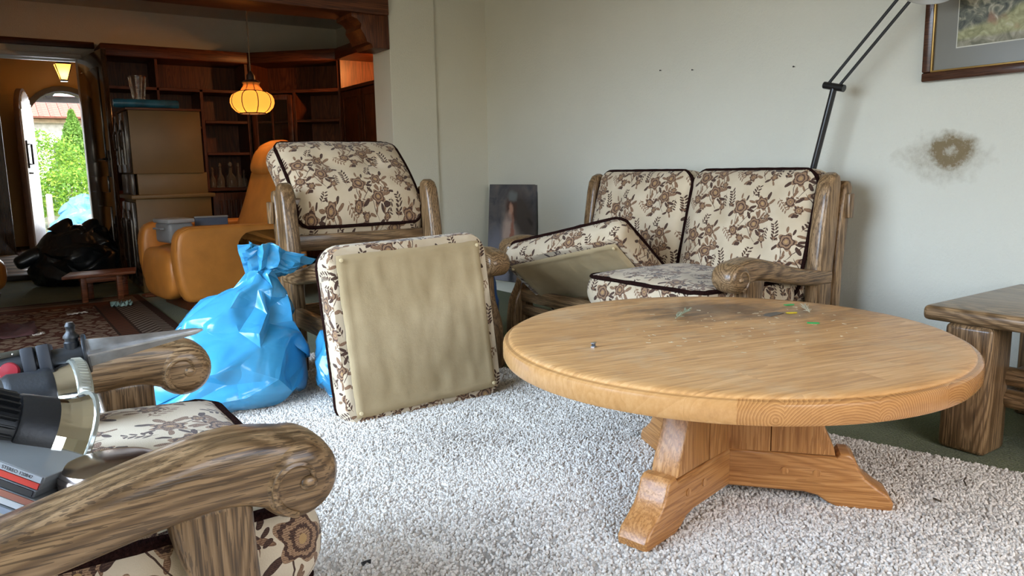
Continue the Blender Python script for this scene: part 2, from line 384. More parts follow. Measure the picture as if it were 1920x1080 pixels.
# back wall with the doorway to the hall
mb = MB(); mb.prism([(-1.4, 0), (.02, 0), (.02, 1.935), (.815, 1.935), (.815, 0), (3.3, 0), (3.3, 2.4), (-1.4, 2.4)], 8.0, 8.18, 'XZ')
struct('wall_back', mb, WALL, smooth=0)
mb = MB(); mb.box((-.1, 7.975, 2.06), (2.1, .05, .055), .006); struct('trim_1', mb, redw['X'])
FRAMEW = plain('door_frame_paint', (.60, .60, .56), .3, var=.04)
mb = MB()
mb.box((.418, 8.08, 1.955), (.84, .24, .04), .004); mb.box((0.0, 8.08, .97), (.05, .24, 1.94), .004); mb.box((.835, 8.08, .97), (.05, .24, 1.94), .004)
struct('trim_2', mb, FRAMEW)
THR = plain('dark_threshold', (.02, .016, .012), .5)
mb = MB(); mb.box((.418, 8.02, .02), (.80, .16, .05), .006); struct('trim_3', mb, THR)
# hall
def tiles():
    m, nt, b = newmat('grey_slate_tile'); setb(b, (.5, .5, .52), .16)
    v = objc(nt); n = nd(nt, 'ShaderNodeTexNoise', {'Vector': v, 'Scale': 5., 'Detail': 5.}).outputs[0]
    nt.links.new(ramp(nt, n, ((.3, (.40, .42, .45)), (.7, (.60, .60, .62)))), b.inputs['Base Color']); return m
TILE = tiles()
hf = wbox('floor_hall', (-1.0, 8.10, -.10), (2.2, 12.0, -.02), plain('grout', (.22, .21, .2), .8))
tb = MB(); tb.box((0, 0, 0), (.335, .335, .02), .004); tile0 = tb.build('tile', TILE, hf, loc=(-.2, 8.30, -.012))
for i in range(6):
    for j in range(11):
        if i or j:
            t = tile0.copy(); COL.objects.link(t); t.parent = hf; t.location = (-.2 + .345 * i, 8.30 + .345 * j, -.012)
wbox('ceiling_hall', (-1.0, 8.18, 2.42), (2.2, 12.2, 2.5), TANW)
wbox('wall_hall_left', (-.95, 8.18, 0), (-.85, 12.1, 2.45), TANW)
wbox('wall_hall_right', (1.9, 8.18, 0), (2.0, 12.1, 2.45), TANW)
def arch(cx, hw, zs, n=14, off=0.0):
    return [(cx + (hw + off) * math.cos(PI - PI * k / n), zs + (hw + off) * math.sin(PI - PI * k / n)) for k in range(n + 1)]
AC, AH, AZ = .99, .42, 1.60
mb = MB(); mb.prism([(-.95, -.02), (AC - AH, -.02)] + arch(AC, AH, AZ) + [(AC + AH, -.02), (2.0, -.02), (2.0, 2.45), (-.95, 2.45)], 11.95, 12.20, 'XZ')
struct('wall_entrance', mb, TANW, smooth=0)
mb = MB(); mb.prism([(AC - AH - .07, -.02)] + arch(AC, AH, AZ, off=.07) + [(AC + AH + .07, -.02), (AC + AH, -.02)] + arch(AC, AH, AZ)[::-1] + [(AC - AH, -.02)], 11.90, 12.22, 'XZ', .006)
struct('trim_4', mb, plain('arch_frame', (.10, .075, .05), .5))
# hall door leaf (opened towards us)
DARKW = wood('dark_door_wood', (.010, .006, .004), (.035, .022, .014), (.07, .045, .028), 'Z', rough=.14, coat=1., bmp=.03)
dl = empty('door_1', (.825, 7.97, .02), math.radians(-83)); dl['kind'] = 'structure'
MB().box((.39, 0, .955), (.78, .042, 1.91), .004).build('leaf', DARKW, dl)
for z0, z1 in ((.12, .62), (.74, .88), (1.0, 1.78)):
    for s in (-1, 1): MB().box((.39, s * .026, (z0 + z1) / 2), (.54, .014, z1 - z0), .006).build('panel', DARKW, dl)
for s in (-1, 1):
    h = MB().box((.72, s * .026, .98), (.04, .01, .22), .004).build('handle_plate', BLKG, dl)
    MB().tube([(.72, s * .03, 1.02), (.72, s * .065, 1.02), (.70, s * .07, 1.02), (.61, s * .07, 1.02)], .009).build('door_handle', BLKG, h)
# front door leaf, ribbed and arched, standing open
fd = empty('door_2', (.585, 11.90, 0), math.radians(-102)); fd['kind'] = 'structure'
LW = .80
WHITED = plain('white_ribbed_door', (.74, .77, .82), .35, var=.03)
mb = MB(); mb.prism([(0, 0), (LW, 0)] + [(LW / 2 + LW / 2 * math.cos(PI * k / 14), 1.60 + LW / 2 * math.sin(PI * k / 14)) for k in range(15)], -.03, .03, 'XZ', .004)
mb.build('leaf', plain('door_edge_wood', (.13, .06, .03), .5), fd)
for k in range(13):
    x = .055 + k * .0575; top = 1.60 + math.sqrt(max(0, (LW / 2 - .03) ** 2 - (x - LW / 2) ** 2))
    MB().box((x, .036, top / 2 + .02), (.046, .02, top - .06), .006).build('rib', WHITED, fd)
hh = MB().box((.69, .055, 1.18), (.05, .02, .34), .006).build('pull_plate', BLKG, fd)
MB().tube([(.69, .06, 1.06), (.69, .10, 1.06), (.69, .10, 1.30), (.69, .06, 1.30)], .012).build('pull_bar', BLKG, hh)
MB().tube([(.73, .05, .95), (.73, .09, .95), (.63, .09, .95)], .01).build('door_handle', BLKG, fd)
# ------------------------------------------------------------------ cushions
def rrect(w, d, r, n=7):
    """rounded rectangle outline, counter-clockwise, list of (x, y)"""
    out = []
    for cx, cy, a0 in ((w / 2 - r, d / 2 - r, 0), (-w / 2 + r, d / 2 - r, PI / 2), (-w / 2 + r, -d / 2 + r, PI), (w / 2 - r, -d / 2 + r, 1.5 * PI)):
        for k in range(n + 1):
            a = a0 + PI / 2 * k / n; out.append((cx + r * math.cos(a), cy + r * math.sin(a)))
    # densify straight runs
    res = []
    for i, p in enumerate(out):
        q = out[(i + 1) % len(out)]; res.append(p); L = math.hypot(q[0] - p[0], q[1] - p[1]); m = int(L / .035)
        for k in range(1, m): res.append((p[0] + (q[0] - p[0]) * k / m, p[1] + (q[1] - p[1]) * k / m))
    return res
def cushion_mesh(w, d, h, r=.06, puff=.035, puffb=.012, bulge=.012, tuft=(), seed=0, uvoff=(0, 0), shape=None):
    """face up at +z, z from -h/2 to h/2 at the rim; returns bmesh builder with metre UVs, and rims"""
    mb = MB(); o = rrect(w, d, r); n = len(o); K = 9
    def dome(x, y, p):
        a = max(0, 1 - (abs(x) / (w / 2)) ** 3.2); b_ = max(0, 1 - (abs(y) / (d / 2)) ** 3.2)
        z = p * math.sqrt(a * b_) if a * b_ > 0 else 0
        for tx, ty in tuft: z -= .022 * math.exp(-((x - tx) ** 2 + (y - ty) ** 2) / .0022) * (1 if p > .02 else 0)
        z += .006 * mnoise.noise(Vector((x * 7 + seed, y * 7, seed * 1.7))) * min(1, a * b_ * 3)
        return z
    sh = shape or (lambda x, y, z: (x, y, z))
    for sg, p in ((1, puff), (-1, puffb)):
        pts = []
        for i in range(K + 1):
            t = 1 - i / K; t = 1 - (1 - t) ** 1.25
            pts.append([(x * t, y * t) for x, y in o])
        P3 = [[sh(x, y, sg * (h / 2 + dome(x, y, p))) for x, y in row] for row in pts]
        mb.grid(P3, closed_v=True, uvs=lambda a, b, pts=pts, sg=sg: (pts[a][b % n][0] + uvoff[0] + (0 if sg > 0 else 3.1), pts[a][b % n][1] + uvoff[1]))
    per = [0]
    for i in range(n): q = o[(i + 1) % n]; per.append(per[-1] + math.hypot(q[0] - o[i][0], q[1] - o[i][1]))
    rows = []
    for i in range(7):
        t = i / 6; k = 1 + bulge * 4 * t * (1 - t) / (min(w, d) / 2)
        rows.append([sh(x * k, y * k, h / 2 - h * t) for x, y in o])
    mb.grid(rows, closed_v=True, uvs=lambda a, b: (per[b] + uvoff[0] * 2 + .4, h * (1 - a / 6) + uvoff[1] + .11))
    bmesh.ops.remove_doubles(mb.bm, verts=mb.bm.verts[:], dist=1e-5)
    rim = [sh(x * 1.005, y * 1.005, h / 2) for x, y in o]; rimb = [sh(x * 1.005, y * 1.005, -h / 2) for x, y in o]
    return mb, rim, rimb
def piping(rim, parent, rad=.0085, name='piping'):
    p = []
    for i, v in enumerate(rim):
        q = Vector(v); q += Vector((mnoise.noise(q * 55), mnoise.noise(q * 55 + Vector((9, 0, 0))), mnoise.noise(q * 55 + Vector((0, 9, 0))))) * .002; p.append(q)
    rr = [rad * (1 + .25 * mnoise.noise(Vector(v) * 90)) for v in rim]
    return MB().tube(p, rr, 8, closed=True).build(name, PIPE, parent, smooth=80)
def canvasmat():
    m, nt, b = newmat('tan_underlining'); setb(b, (.5, .4, .22), .8)
    v = objc(nt); n1 = nd(nt, 'ShaderNodeTexNoise', {'Vector': v, 'Scale': 5., 'Detail': 4.}).outputs[0]; n2 = nd(nt, 'ShaderNodeTexNoise', {'Vector': v, 'Scale': 600.}).outputs[0]
    nt.links.new(ramp(nt, n1, ((.35, (.40, .295, .155)), (.7, (.52, .395, .225)))), b.inputs['Base Color'])
    bump(nt, b, mth(nt, 'ADD', n2, mth(nt, 'MULTIPLY', nd(nt, 'ShaderNodeTexNoise', {'Vector': v, 'Scale': 30., 'Detail': 3.}).outputs[0], 1.5)), .25, .005); return m
CANV = canvasmat()
def underside(w, d, z, parent, seed):
    """stretched tan lining, slightly wrinkled, with a folded hem"""
    N = 40; mb = MB(); pts = []
    for i in range(N + 1):
        row = []
        for j in range(N + 1):
            u, v = i / N * 2 - 1, j / N * 2 - 1; x, y = u * w / 2, v * d / 2; e = min(1 - abs(u), 1 - abs(v))
            hem = .0035 if .02 < e < .075 else 0; sag = -.004 * (1 - u * u) * (1 - v * v)
            wr = .0055 * mnoise.noise(Vector((x * 16 + seed, y * 4, 3))) * min(1, e * 6) + .003 * mnoise.noise(Vector((x * 45, y * 11 + seed, 1))) * min(1, e * 5)
            jx = .004 * mnoise.noise(Vector((x * 25, y * 25, seed)))
            row.append((x + jx * (e < .02), y + jx * (e < .02), z - (hem + wr - sag) if e > .001 else z + .006))
        pts.append(row)
    mb.grid(pts); o = mb.build('lining', CANV, parent, smooth=60)
    for sx, sy in ((-1, 1), (1, 1), (1, -1), (-1, -1)):
        MB().lathe([(.0, -.002), (.007, -.001), (.007, .003), (.0, .004)], 10, M=T(sx * (w / 2 - .015), sy * (d / 2 - .018), z - .006) @ RX(PI)).build('stud', plain('pale_stud', (.75, .6, .35), .5), o)
    return o
def cushion(name, label, M, w, d, h, group, cat='cushion', lining=False, pip=('top', 'bottom'), seed=0, **kw):
    root = empty(name, label=label, cat=cat, group=group, M=M)
    mb, rim, rimb = cushion_mesh(w, d, h, seed=seed, uvoff=(seed * .613 % 1, seed * .377 % 1), **kw)
    mb.build('cover', FLORAL, root, smooth=70)
    if 'top' in pip: piping(rim, root)
    if 'bottom' in pip: piping(rimb, root)
    if lining: underside(w - .055, d - .055, -h / 2 - .012, root, seed)
    return root

# ------------------------------------------------------------------ carved oak seating
def spiral(cx, cy, r0, r1, a0, turns, n=34):
    return [(cx + (r0 + (r1 - r0) * t) * math.cos(a0 + turns * 2 * PI * t), cy + (r0 + (r1 - r0) * t) * math.sin(a0 + turns * 2 * PI * t)) for t in [k / n for k in range(n + 1)]]
def arm_mesh(sx, hs):
    """armrest: rounded bar swelling to a scroll, y forward is negative"""
    mb = MB(); ax = sx * hs
    path = smooth_path([(0, .03, .438), (0, -.10, .446), (0, -.24, .470), (0, -.38, .500), (0, -.47, .510), (0, -.545, .492)], 6)
    N = len(path); rows = []
    for i, p in enumerate(path):
        t = i / (N - 1); tg = (path[min(i + 1, N - 1)] - path[max(0, i - 1)]).normalized(); nz = Vector((1, 0, 0)).cross(tg).normalized()
        if nz.z < 0: nz = -nz
        wd = .042 + .010 * t; ht = .030 + .022 * t ** 1.4; row = []
        for k in range(20):
            a = 2 * PI * k / 20; ca, sa = math.cos(a), math.sin(a)
            x = wd * math.copysign(abs(ca) ** .45, ca); z = ht * math.copysign(abs(sa) ** .5, sa)
            row.append(Vector((ax + x, p.y, p.z)) + nz * z)
        rows.append(row)
    vv = mb.grid(rows, closed_v=True); mb.bm.faces.new(vv[0][::-1]); mb.bm.faces.new(vv[-1])
    pr = [(0, -.056), (.030, -.056), (.046, -.050), (.055, -.036), (.0575, -.015), (.0575, .015), (.055, .036), (.046, .050), (.030, .056), (0, .056)]
    mb.lathe(pr, 30, M=T(ax, -.548, .487) @ RY(PI / 2))
    return mb
def make_frame(name, label, hs, M, sofa=False, group='carved oak seating'):
    root = empty(name, label=label, cat='sofa' if sofa else 'armchair', M=M, group=group)
    for s in (-1, 1):
        # wing post: thick front slab and a second board behind it with a square peg
        mb = MB(); prof = [(-.055, 0), (-.055, .42), (-.035, .62), (-.012, .77), (.0, .82), (.022, .85), (.052, .862), (.078, .85), (.088, .82), (.075, .66), (.055, .45), (.05, 0)]
        mb.prism(prof, s * hs - .034, s * hs + .034, 'YZ', .02, 4); mb.build('wing_post', oak['Z'], root, smooth=50)
        mb = MB(); prof = [(.05, .04), (.06, .45), (.085, .70), (.10, .80), (.115, .825), (.14, .825), (.155, .80), (.14, .68), (.11, .45), (.10, .04)]
        mb.prism(prof, s * hs - .022 + s * .012, s * hs + .026 + s * .012, 'YZ', .012, 3); rb = mb.build('rear_board', oak['Z'], root, smooth=50)
        MB().box((s * (hs + .048), .118, .725), (.022, .035, .10), .004).build('peg', oak['Z'], rb)
        a = arm_mesh(s, hs).build('armrest', oak['Y'], root, smooth=60)
        for q in (-1, 1):
            sp_ = spiral(-.548, .487, .046, .012, 4.89, .74); mbx = MB()
            mbx.tube([(s * hs + q * (.051 + .005 * min(1, k / 12)), yy, zz) for k, (yy, zz) in enumerate(sp_)], [.0052 * (1 - .3 * k / 34) for k in range(35)], 6); mbx.build('volute', oak['Y'], a)
            mbx = MB(); mbx.sphere((s * hs + q * .0555, -.556, .484), (.016, .026, .022), 10); mbx.build('scroll_eye', oak['Y'], a)
        # front leg: curved board that kicks forward
        prof = [(-.385, .475), (-.40, .40), (-.425, .32), (-.435, .22), (-.42, .10), (-.425, 0), (-.555, 0), (-.568, .07), (-.562, .16), (-.548, .225), (-.52, .275), (-.498, .33), (-.492, .40), (-.49, .48)]
        mb = MB(); mb.prism([(p.x, p.y) for p in smooth_path([(a_, b_, 0) for a_, b_ in prof], 3)], s * hs - .036, s * hs + .036, 'YZ', .014, 3); mb.build('front_leg', oak['Z'], root, smooth=50)
        MB().box((s * hs, -.21, .255), (.036, .40, .085), .008).build('side_rail', oak['Y'], root)
    W2 = 2 * hs - .06
    MB().box((0, -.50, .245), (W2, .034, .07), .010).build('front_rail', oak['X'], root)
    MB().box((0, -.495, .165), (W2, .03, .055), .012).build('lower_rail', oak['X'], root)
    MB().box((0, .02, .255), (W2, .03, .09), .008).build('rear_rail', oak['X'], root)
    for z, h in ((.58, .075), (.76, .06)):
        MB().box((0, .055 + (z - .5) * .12, z), (W2, .024, h), .006).build('back_slat', oak['X'], root)
    n = 3 if not sofa else 5
    for k in range(n):
        MB().box(((k + .5) / n * W2 - W2 / 2, -.24, .265), (.05, .50, .014), .003).build('seat_slat', oak['Y'], root)
    return root
RL, RR = RZ(PI / 2), RZ(-PI / 2)
SZ = Matrix.Diagonal((1, 1, .98, 1))
MF = T(-.243, 1.345, .012) @ RL
make_frame('armchair_frame', 'carved dark oak armchair frame nearest the camera, its scroll arm filling the lower left', .352, MF)
MA = T(1.46, 3.33, .011) @ SZ
make_frame('armchair_frame', 'carved oak armchair frame behind the leaning tan cushion, beside the blue bag', .36, MA)
MS = T(2.78, 2.54, 0) @ RR
make_frame('sofa_frame', 'carved oak two seat sofa frame standing against the white wall', .712, MS, True)
G = 'floral upholstery cushions'
# seat cushion of the near armchair
cushion('seat_cushion', 'floral seat cushion in the nearest armchair, under the lamps and discs', MF @ T(0, -.285, .345), .615, .62, .135, G, seed=1, puff=.04, pip=('top', 'bottom'), bulge=.02)
# loose seat cushion, standing on its edge with the tan lining towards us
ux, uy, uz = Vector((1, -.011, .027)), Vector((-.026, .146, .989)), Vector((-.015, -.989, .145))
uy = (uy - ux * uy.dot(ux)).normalized(); ux.normalize(); uz = ux.cross(uy)
c0 = Vector((1.296, 2.494, .326)) - uz * .070
cushion('loose_seat_cushion', 'floral seat cushion standing on edge in mid room, tan underside facing out', frame(c0, -ux, uy, -uz), .645, .64, .115, G, lining=True, seed=2, puff=.035, puffb=.0, pip=('top',), r=.07)
# armchair back cushion, reclined over the posts
bx, by = Vector((1, 0, 0)), Vector((0, .72, .694)).normalized(); bz = bx.cross(by)
def backshape(x, y, z): return (x, y, z - .06 * (y / .27) ** 2 * (1 if y < 0 else .35) - (.03 if y < -.2 else 0))
cushion('back_cushion', 'plump floral back cushion perched on top of the armchair behind the blue bag', frame(Vector((1.475, 3.52, .872)) - bz * .062, bx, by, bz), .63, .50, .15, G, seed=3, puff=.05, bulge=.02, tuft=((-.12, .05), (.12, .05)), pip=('top',), shape=backshape)
# sofa cushions
for sgn, lab, sd in ((1, 'floral back cushion of the sofa on the left, beside the leaning portrait', 4), (-1, 'floral back cushion of the sofa on the right, next to the thick oak post', 5)):
    by = Vector((.24, 0, .97)).normalized(); bx = Vector((0, -1, 0)); bz = bx.cross(by)
    cushion('back_cushion', lab, frame(Vector((2.80, 2.54 + sgn * .338, .598)) - bz * .03, bx, by, bz), .665, .55, .14, G, seed=sd, puff=.06, tuft=((-.12, .09), (.12, .09), (-.12, -.08), (.12, -.08)), pip=('top',), bulge=.015, r=.08)
cushion('seat_cushion', 'floral seat cushion lying flat in the right half of the sofa', frame((2.395, 2.185, .372), (0, -1, 0), (1, 0, 0), (0, 0, 1)), .64, .57, .125, G, seed=6, puff=.03, bulge=.015)
e1 = Vector((.27, -.935, .225)).normalized(); e2 = Vector((.757, .06, -.65)); e2 = (e2 - e1 * e2.dot(e1)).normalized(); nn = e1.cross(-e2)
if nn.x > 0: nn = -nn
U1, U2 = Vector((2.067, 3.033, .423)), Vector((2.229, 2.457, .557))
cc = (U1 + U2) / 2 + e2 * .255 - nn * .075
ax_ = e1; ay_ = -e2; az_ = ax_.cross(ay_)
if az_.dot(nn) > 0: ax_ = -e1; az_ = ax_.cross(ay_)
cushion('tipped_seat_cushion', 'floral seat cushion tipped up in the left half of the sofa, lining showing', frame(cc, ax_, ay_, az_), .67, .57, .115, G, lining=True, seed=7, puff=.03, puffb=0, pip=('top',), r=.05)

# ------------------------------------------------------------------ round table
def tablemat():
    m, nt, b = newmat('honey_oak_top'); setb(b, (.4, .2, .08), .36, coat=.3)
    tc = nt.nodes.new('ShaderNodeTexCoord'); ob = tc.outputs['Object']
    mp = nd(nt, 'ShaderNodeMapping', {'Vector': ob, 'Rotation': (0, 0, math.radians(12)), 'Scale': (1, 1, 1)}).outputs[0]
    br = nd(nt, 'ShaderNodeTexBrick', {'Vector': mp, 'Color1': (.2, .2, .2, 1), 'Color2': (.85, .85, .85, 1), 'Mortar': (.5, .5, .5, 1), 'Scale': 1., 'Mortar Size': .0006, 'Bias': 0., 'Brick Width': .62, 'Row Height': .105}, offset=.37)
    st = nd(nt, 'ShaderNodeMapping', {'Vector': mp, 'Scale': (.08, 1, .5)}).outputs[0]
    sh = nd(nt, 'ShaderNodeVectorMath', {0: st, 1: br.outputs['Color']}, operation='ADD').outputs[0]
    n0 = nd(nt, 'ShaderNodeTexNoise', {'Vector': sh, 'Scale': 7., 'Detail': 2., 'Distortion': .5}).outputs[0]
    rings = mth(nt, 'FRACT', mth(nt, 'MULTIPLY', n0, 13.))
    f1 = nd(nt, 'ShaderNodeTexNoise', {'Vector': sh, 'Scale': 95., 'Detail': 3., 'Roughness': .65}).outputs[0]
    k = mth(nt, 'ADD', mth(nt, 'MULTIPLY', rings, .22), mth(nt, 'MULTIPLY_ADD', f1, 1.1, -.22))
    k = mth(nt, 'ADD', k, mth(nt, 'MULTIPLY', mth(nt, 'SUBTRACT', br.outputs['Color'], .5), -.24))
    c = ramp(nt, k, ((.12, (.80, .46, .195)), (.42, (.65, .335, .12)), (.80, (.37, .165, .052))))
    # end grain on the rim
    sp = nd(nt, 'ShaderNodeSeparateXYZ', {0: ob}); rad = mth(nt, 'SQRT', mth(nt, 'ADD', mth(nt, 'MULTIPLY', sp.outputs[0], sp.outputs[0]), mth(nt, 'MULTIPLY', sp.outputs[1], sp.outputs[1])))
    ang = mth(nt, 'ARCTAN2', sp.outputs[1], sp.outputs[0])
    seg = mth(nt, 'FLOOR', mth(nt, 'MULTIPLY', ang, 3.1)); fr = mth(nt, 'FRACT', mth(nt, 'MULTIPLY', ang, 3.1))
    ex = mth(nt, 'SUBTRACT', mth(nt, 'MULTIPLY', fr, .19), mth(nt, 'MULTIPLY_ADD', mth(nt, 'SINE', mth(nt, 'MULTIPLY', seg, 7.7)), .09, .09))
    ez = mth(nt, 'ADD', mth(nt, 'MULTIPLY', sp.outputs[2], 1.), mth(nt, 'MULTIPLY_ADD', mth(nt, 'SINE', mth(nt, 'MULTIPLY', seg, 3.3)), .05, -.36))
    er = mth(nt, 'SQRT', mth(nt, 'ADD', mth(nt, 'MULTIPLY', ex, ex), mth(nt, 'MULTIPLY', ez, ez)))
    en = nd(nt, 'ShaderNodeTexNoise', {'Vector': ob, 'Scale': 30., 'Detail': 3.}).outputs[0]
    er = mth(nt, 'FRACT', mth(nt, 'MULTIPLY', mth(nt, 'ADD', er, mth(nt, 'MULTIPLY', en, .008)), 170.))
    ec = ramp(nt, mth(nt, 'ADD', mth(nt, 'MULTIPLY', er, .6), mth(nt, 'MULTIPLY', f1, .5)), ((.2, (.60, .30, .10)), (.55, (.46, .21, .066)), (.95, (.30, .125, .036))))
    rim = mth(nt, 'MULTIPLY', mth(nt, 'GREATER_THAN', rad, .585), mth(nt, 'LESS_THAN', sp.outputs[2], .4475))
    endm = mth(nt, 'GREATER_THAN', mth(nt, 'SINE', mth(nt, 'MULTIPLY_ADD', ang, 2., 4.56)), -.25)
    c = mixc(nt, mth(nt, 'MULTIPLY', rim, endm), c, ec)
    c = mixc(nt, mth(nt, 'MULTIPLY', mth(nt, 'MULTIPLY', rim, mth(nt, 'SUBTRACT', 1., endm)), .6), c, (.50, .25, .085))
    # dark worn patch and pale scuffs
    d1 = nd(nt, 'ShaderNodeMapping', {'Vector': ob, 'Location': (.23, .21, .45), 'Rotation': (0, 0, math.radians(-42)), 'Scale': (.36, .17, 1.)}, vector_type='TEXTURE').outputs[0]
    dl_ = nd(nt, 'ShaderNodeVectorMath', {0: d1}, operation='LENGTH').outputs['Value']
    wn = nd(nt, 'ShaderNodeTexNoise', {'Vector': nd(nt, 'ShaderNodeMapping', {'Vector': mp, 'Scale': (.35, 1., 1.)}).outputs[0], 'Scale': 17., 'Detail': 5., 'Roughness': .65}).outputs[0]
    pm = nd(nt, 'ShaderNodeMapRange', {0: mth(nt, 'ADD', dl_, mth(nt, 'MULTIPLY', mth(nt, 'SUBTRACT', wn, .5), 2.6)), 1: .3, 2: 1.2, 3: .9, 4: 0.}).outputs[0]
    c = mixc(nt, pm, c, (.13, .068, .034))
    w2 = nd(nt, 'ShaderNodeTexNoise', {'Vector': mp, 'Scale': 5., 'Detail': 6., 'Roughness': .7}).outputs[0]
    top = mth(nt, 'GREATER_THAN', sp.outputs[2], .4475)
    sc = mth(nt, 'MULTIPLY', nd(nt, 'ShaderNodeMapRange', {0: w2, 1: .50, 2: .70, 3: 0., 4: .5}).outputs[0], top)
    c = mixc(nt, sc, c, (.66, .50, .31))
    nt.links.new(c, b.inputs['Base Color'])
    rg = nd(nt, 'ShaderNodeMapRange', {0: w2, 1: .35, 2: .65, 3: .42, 4: .62}).outputs[0]
    rg = mth(nt, 'ADD', mth(nt, 'MULTIPLY', rg, top), mth(nt, 'MULTIPLY', mth(nt, 'SUBTRACT', 1., top), .27)); nt.links.new(rg, b.inputs['Roughness'])
    bump(nt, b, f1, .15, .003); return m
rt = empty('round_table', (1.608, 1.331, .011), 0, 'round honey oak pedestal coffee table with thick worn top', 'table'); rt.scale = (1, 1, (.4532 - .011) / .4532)
MB().lathe([(0, .388), (.30, .388), (.585, .390), (.596, .394), (.600, .402), (.600, .432), (.5985, .439), (.594, .4435), (.586, .445), (.583, .449), (.576, .4525), (.55, .4532), (0, .4532)], 128).build('table_top', tablemat(), rt, smooth=28)
bc = Vector((-.022, -.012, 0))
MB().lathe([(0, .355), (.22, .355), (.22, .39), (0, .39)], 24, M=T(*bc)).build('mounting_plate', honey['X'], rt, smooth=30)
foot = [(.0, .142), (.292, .138), (.300, .150), (.322, .150), (.336, .138), (.345, .112), (.362, .086), (.392, .062), (.418, .045), (.432, .022), (.430, .004), (.42, .0), (.30, .0), (.275, .010), (.248, .028), (.215, .035), (.0, .035)]
pl = [[(.0, .1405), (.128, .1405), (.128, .372), (.0, .372)], [(.1295, .1405), (.289, .1405), (.284, .165), (.262, .215), (.236, .275), (.216, .33), (.205, .372), (.1295, .372)]]
for k, hd in enumerate((-167, -50, 70)):
    M_ = T(*bc) @ RZ(math.radians(hd))
    mb = MB(); mb.prism(foot, -.042, .042, 'XZ', .008, 3); ft = mb.build('foot', honey['X'], rt, smooth=35); ft.matrix_local = M_
    for j, poly in enumerate(pl):
        mb = MB(); mb.prism(poly, -.038, .038, 'XZ', .002 if j == 0 else .006, 2); o = mb.build('upright_plank', honey['Z'], rt, smooth=35); o.matrix_local = M_
    for s in (-1, 1):
        for px_ in (.165, .245):
            mb = MB(); mb.lathe([(.0, 0), (.0105, 0), (.0105, .0025), (.0, .003)], 12, M=T(px_, s * .0415, .092) @ RX(-s * PI / 2)); o = mb.build('dowel', honey['Z'], ft)

# ------------------------------------------------------------------ side table at the right edge
st = empty('side_table', (2.76, .62, 0), 0, 'dark oak rectangular side table at the right edge, by the wall', 'table')
MB().box((0, 0, .425), (.68, 1.20, .048), .016, 3).build('table_top', oak['Y'], st)
for sx in (-1, 1):
    for sy in (-1, 1):
        MB().box((sx * .265, sy * .46, .201), (.14, .14, .402), .016, 3).build('leg', oak['Z'], st)
for sy in (-1, 1):
    MB().tube([(-.26, sy * .46, .17), (.26, sy * .46, .17)], .032, 14).build('stretcher', oak['X'], st)
for z in (.235, .165): MB().tube([(-.20, -.45, z), (-.20, .42, z)], .03, 14).build('stretcher', oak['Y'], st)
# ------------------------------------------------------------------ rugs
def rugmat():
    m, nt, b = newmat('wool_pile'); setb(b, (.7, .68, .65), .95, spec=.15, sheen=.25)
    oi = nt.nodes.new('ShaderNodeObjectInfo'); g = nt.nodes.new('ShaderNodeNewGeometry')
    n = nd(nt, 'ShaderNodeTexNoise', {'Vector': g.outputs['Position'], 'Scale': 2.6, 'Detail': 5., 'Roughness': .6}).outputs[0]
    k = mth(nt, 'ADD', mth(nt, 'MULTIPLY', oi.outputs['Random'], .55), mth(nt, 'MULTIPLY', n, .6))
    c = ramp(nt, k, ((.15, (.22, .195, .165)), (.43, (.58, .53, .47)), (.8, (.76, .71, .64))))
    st = nd(nt, 'ShaderNodeTexNoise', {'Vector': g.outputs['Position'], 'Scale': 1.1, 'Detail': 4.}).outputs[0]
    c = mixc(nt, nd(nt, 'ShaderNodeMapRange', {0: st, 1: .52, 2: .75, 3: 0., 4: .35}).outputs[0], c, (.40, .32, .24))
    nt.links.new(c, b.inputs['Base Color']); return m
RUGM = rugmat()
ru = Vector((.26, -.966, 0)).normalized(); rl_ = Vector((-.966, -.26, 0)).normalized()
rA = Vector((2.224, 1.426, 0)); RLEN, RWID = 4.5, 2.95
rc = rA - ru * 2.35 + ru * (RLEN / 2) + rl_ * (RWID / 2)
rug = empty('shag_rug', rc, math.atan2(-ru.y, -ru.x) - PI / 2, 'large off-white wool loop pile rug under the round table', 'rug')
MB().box((0, 0, .005), (RWID, RLEN, .010), .003).build('backing', plain('rug_backing', (.36, .33, .29), .95), rug)
mb = MB(); mb.grid([[((i / 4 - .5) * (RWID - .02), (j / 4 - .5) * (RLEN - .02), .011) for j in range(5)] for i in range(5)])
pile = mb.build('pile', RUGM, rug, smooth=0); pile['kind'] = 'stuff'
gt = bpy.data.node_groups.new('loop_pile', 'GeometryNodeTree')
gt.interface.new_socket('Geometry', in_out='INPUT', socket_type='NodeSocketGeometry'); gt.interface.new_socket('Geometry', in_out='OUTPUT', socket_type='NodeSocketGeometry')
gi = gt.nodes.new('NodeGroupInput'); go = gt.nodes.new('NodeGroupOutput')
dp = gt.nodes.new('GeometryNodeDistributePointsOnFaces'); dp.inputs['Density'].default_value = 21000
ic = gt.nodes.new('GeometryNodeMeshIcoSphere'); ic.inputs['Radius'].default_value = .0043; ic.inputs['Subdivisions'].default_value = 2
ss = gt.nodes.new('GeometryNodeSetShadeSmooth'); sm = gt.nodes.new('GeometryNodeSetMaterial'); sm.inputs['Material'].default_value = RUGM
ip = gt.nodes.new('GeometryNodeInstanceOnPoints')
rv = gt.nodes.new('FunctionNodeRandomValue'); rv.data_type = 'FLOAT_VECTOR'; rv.inputs[0].default_value = (-.9, -.9, 0); rv.inputs[1].default_value = (.9, .9, 6.28)
rs = gt.nodes.new('FunctionNodeRandomValue'); rs.data_type = 'FLOAT_VECTOR'; rs.inputs[0].default_value = (.6, .6, 1.0); rs.inputs[1].default_value = (1.25, 1.05, 2.1); rs.inputs['Seed'].default_value = 3
jn = gt.nodes.new('GeometryNodeJoinGeometry')
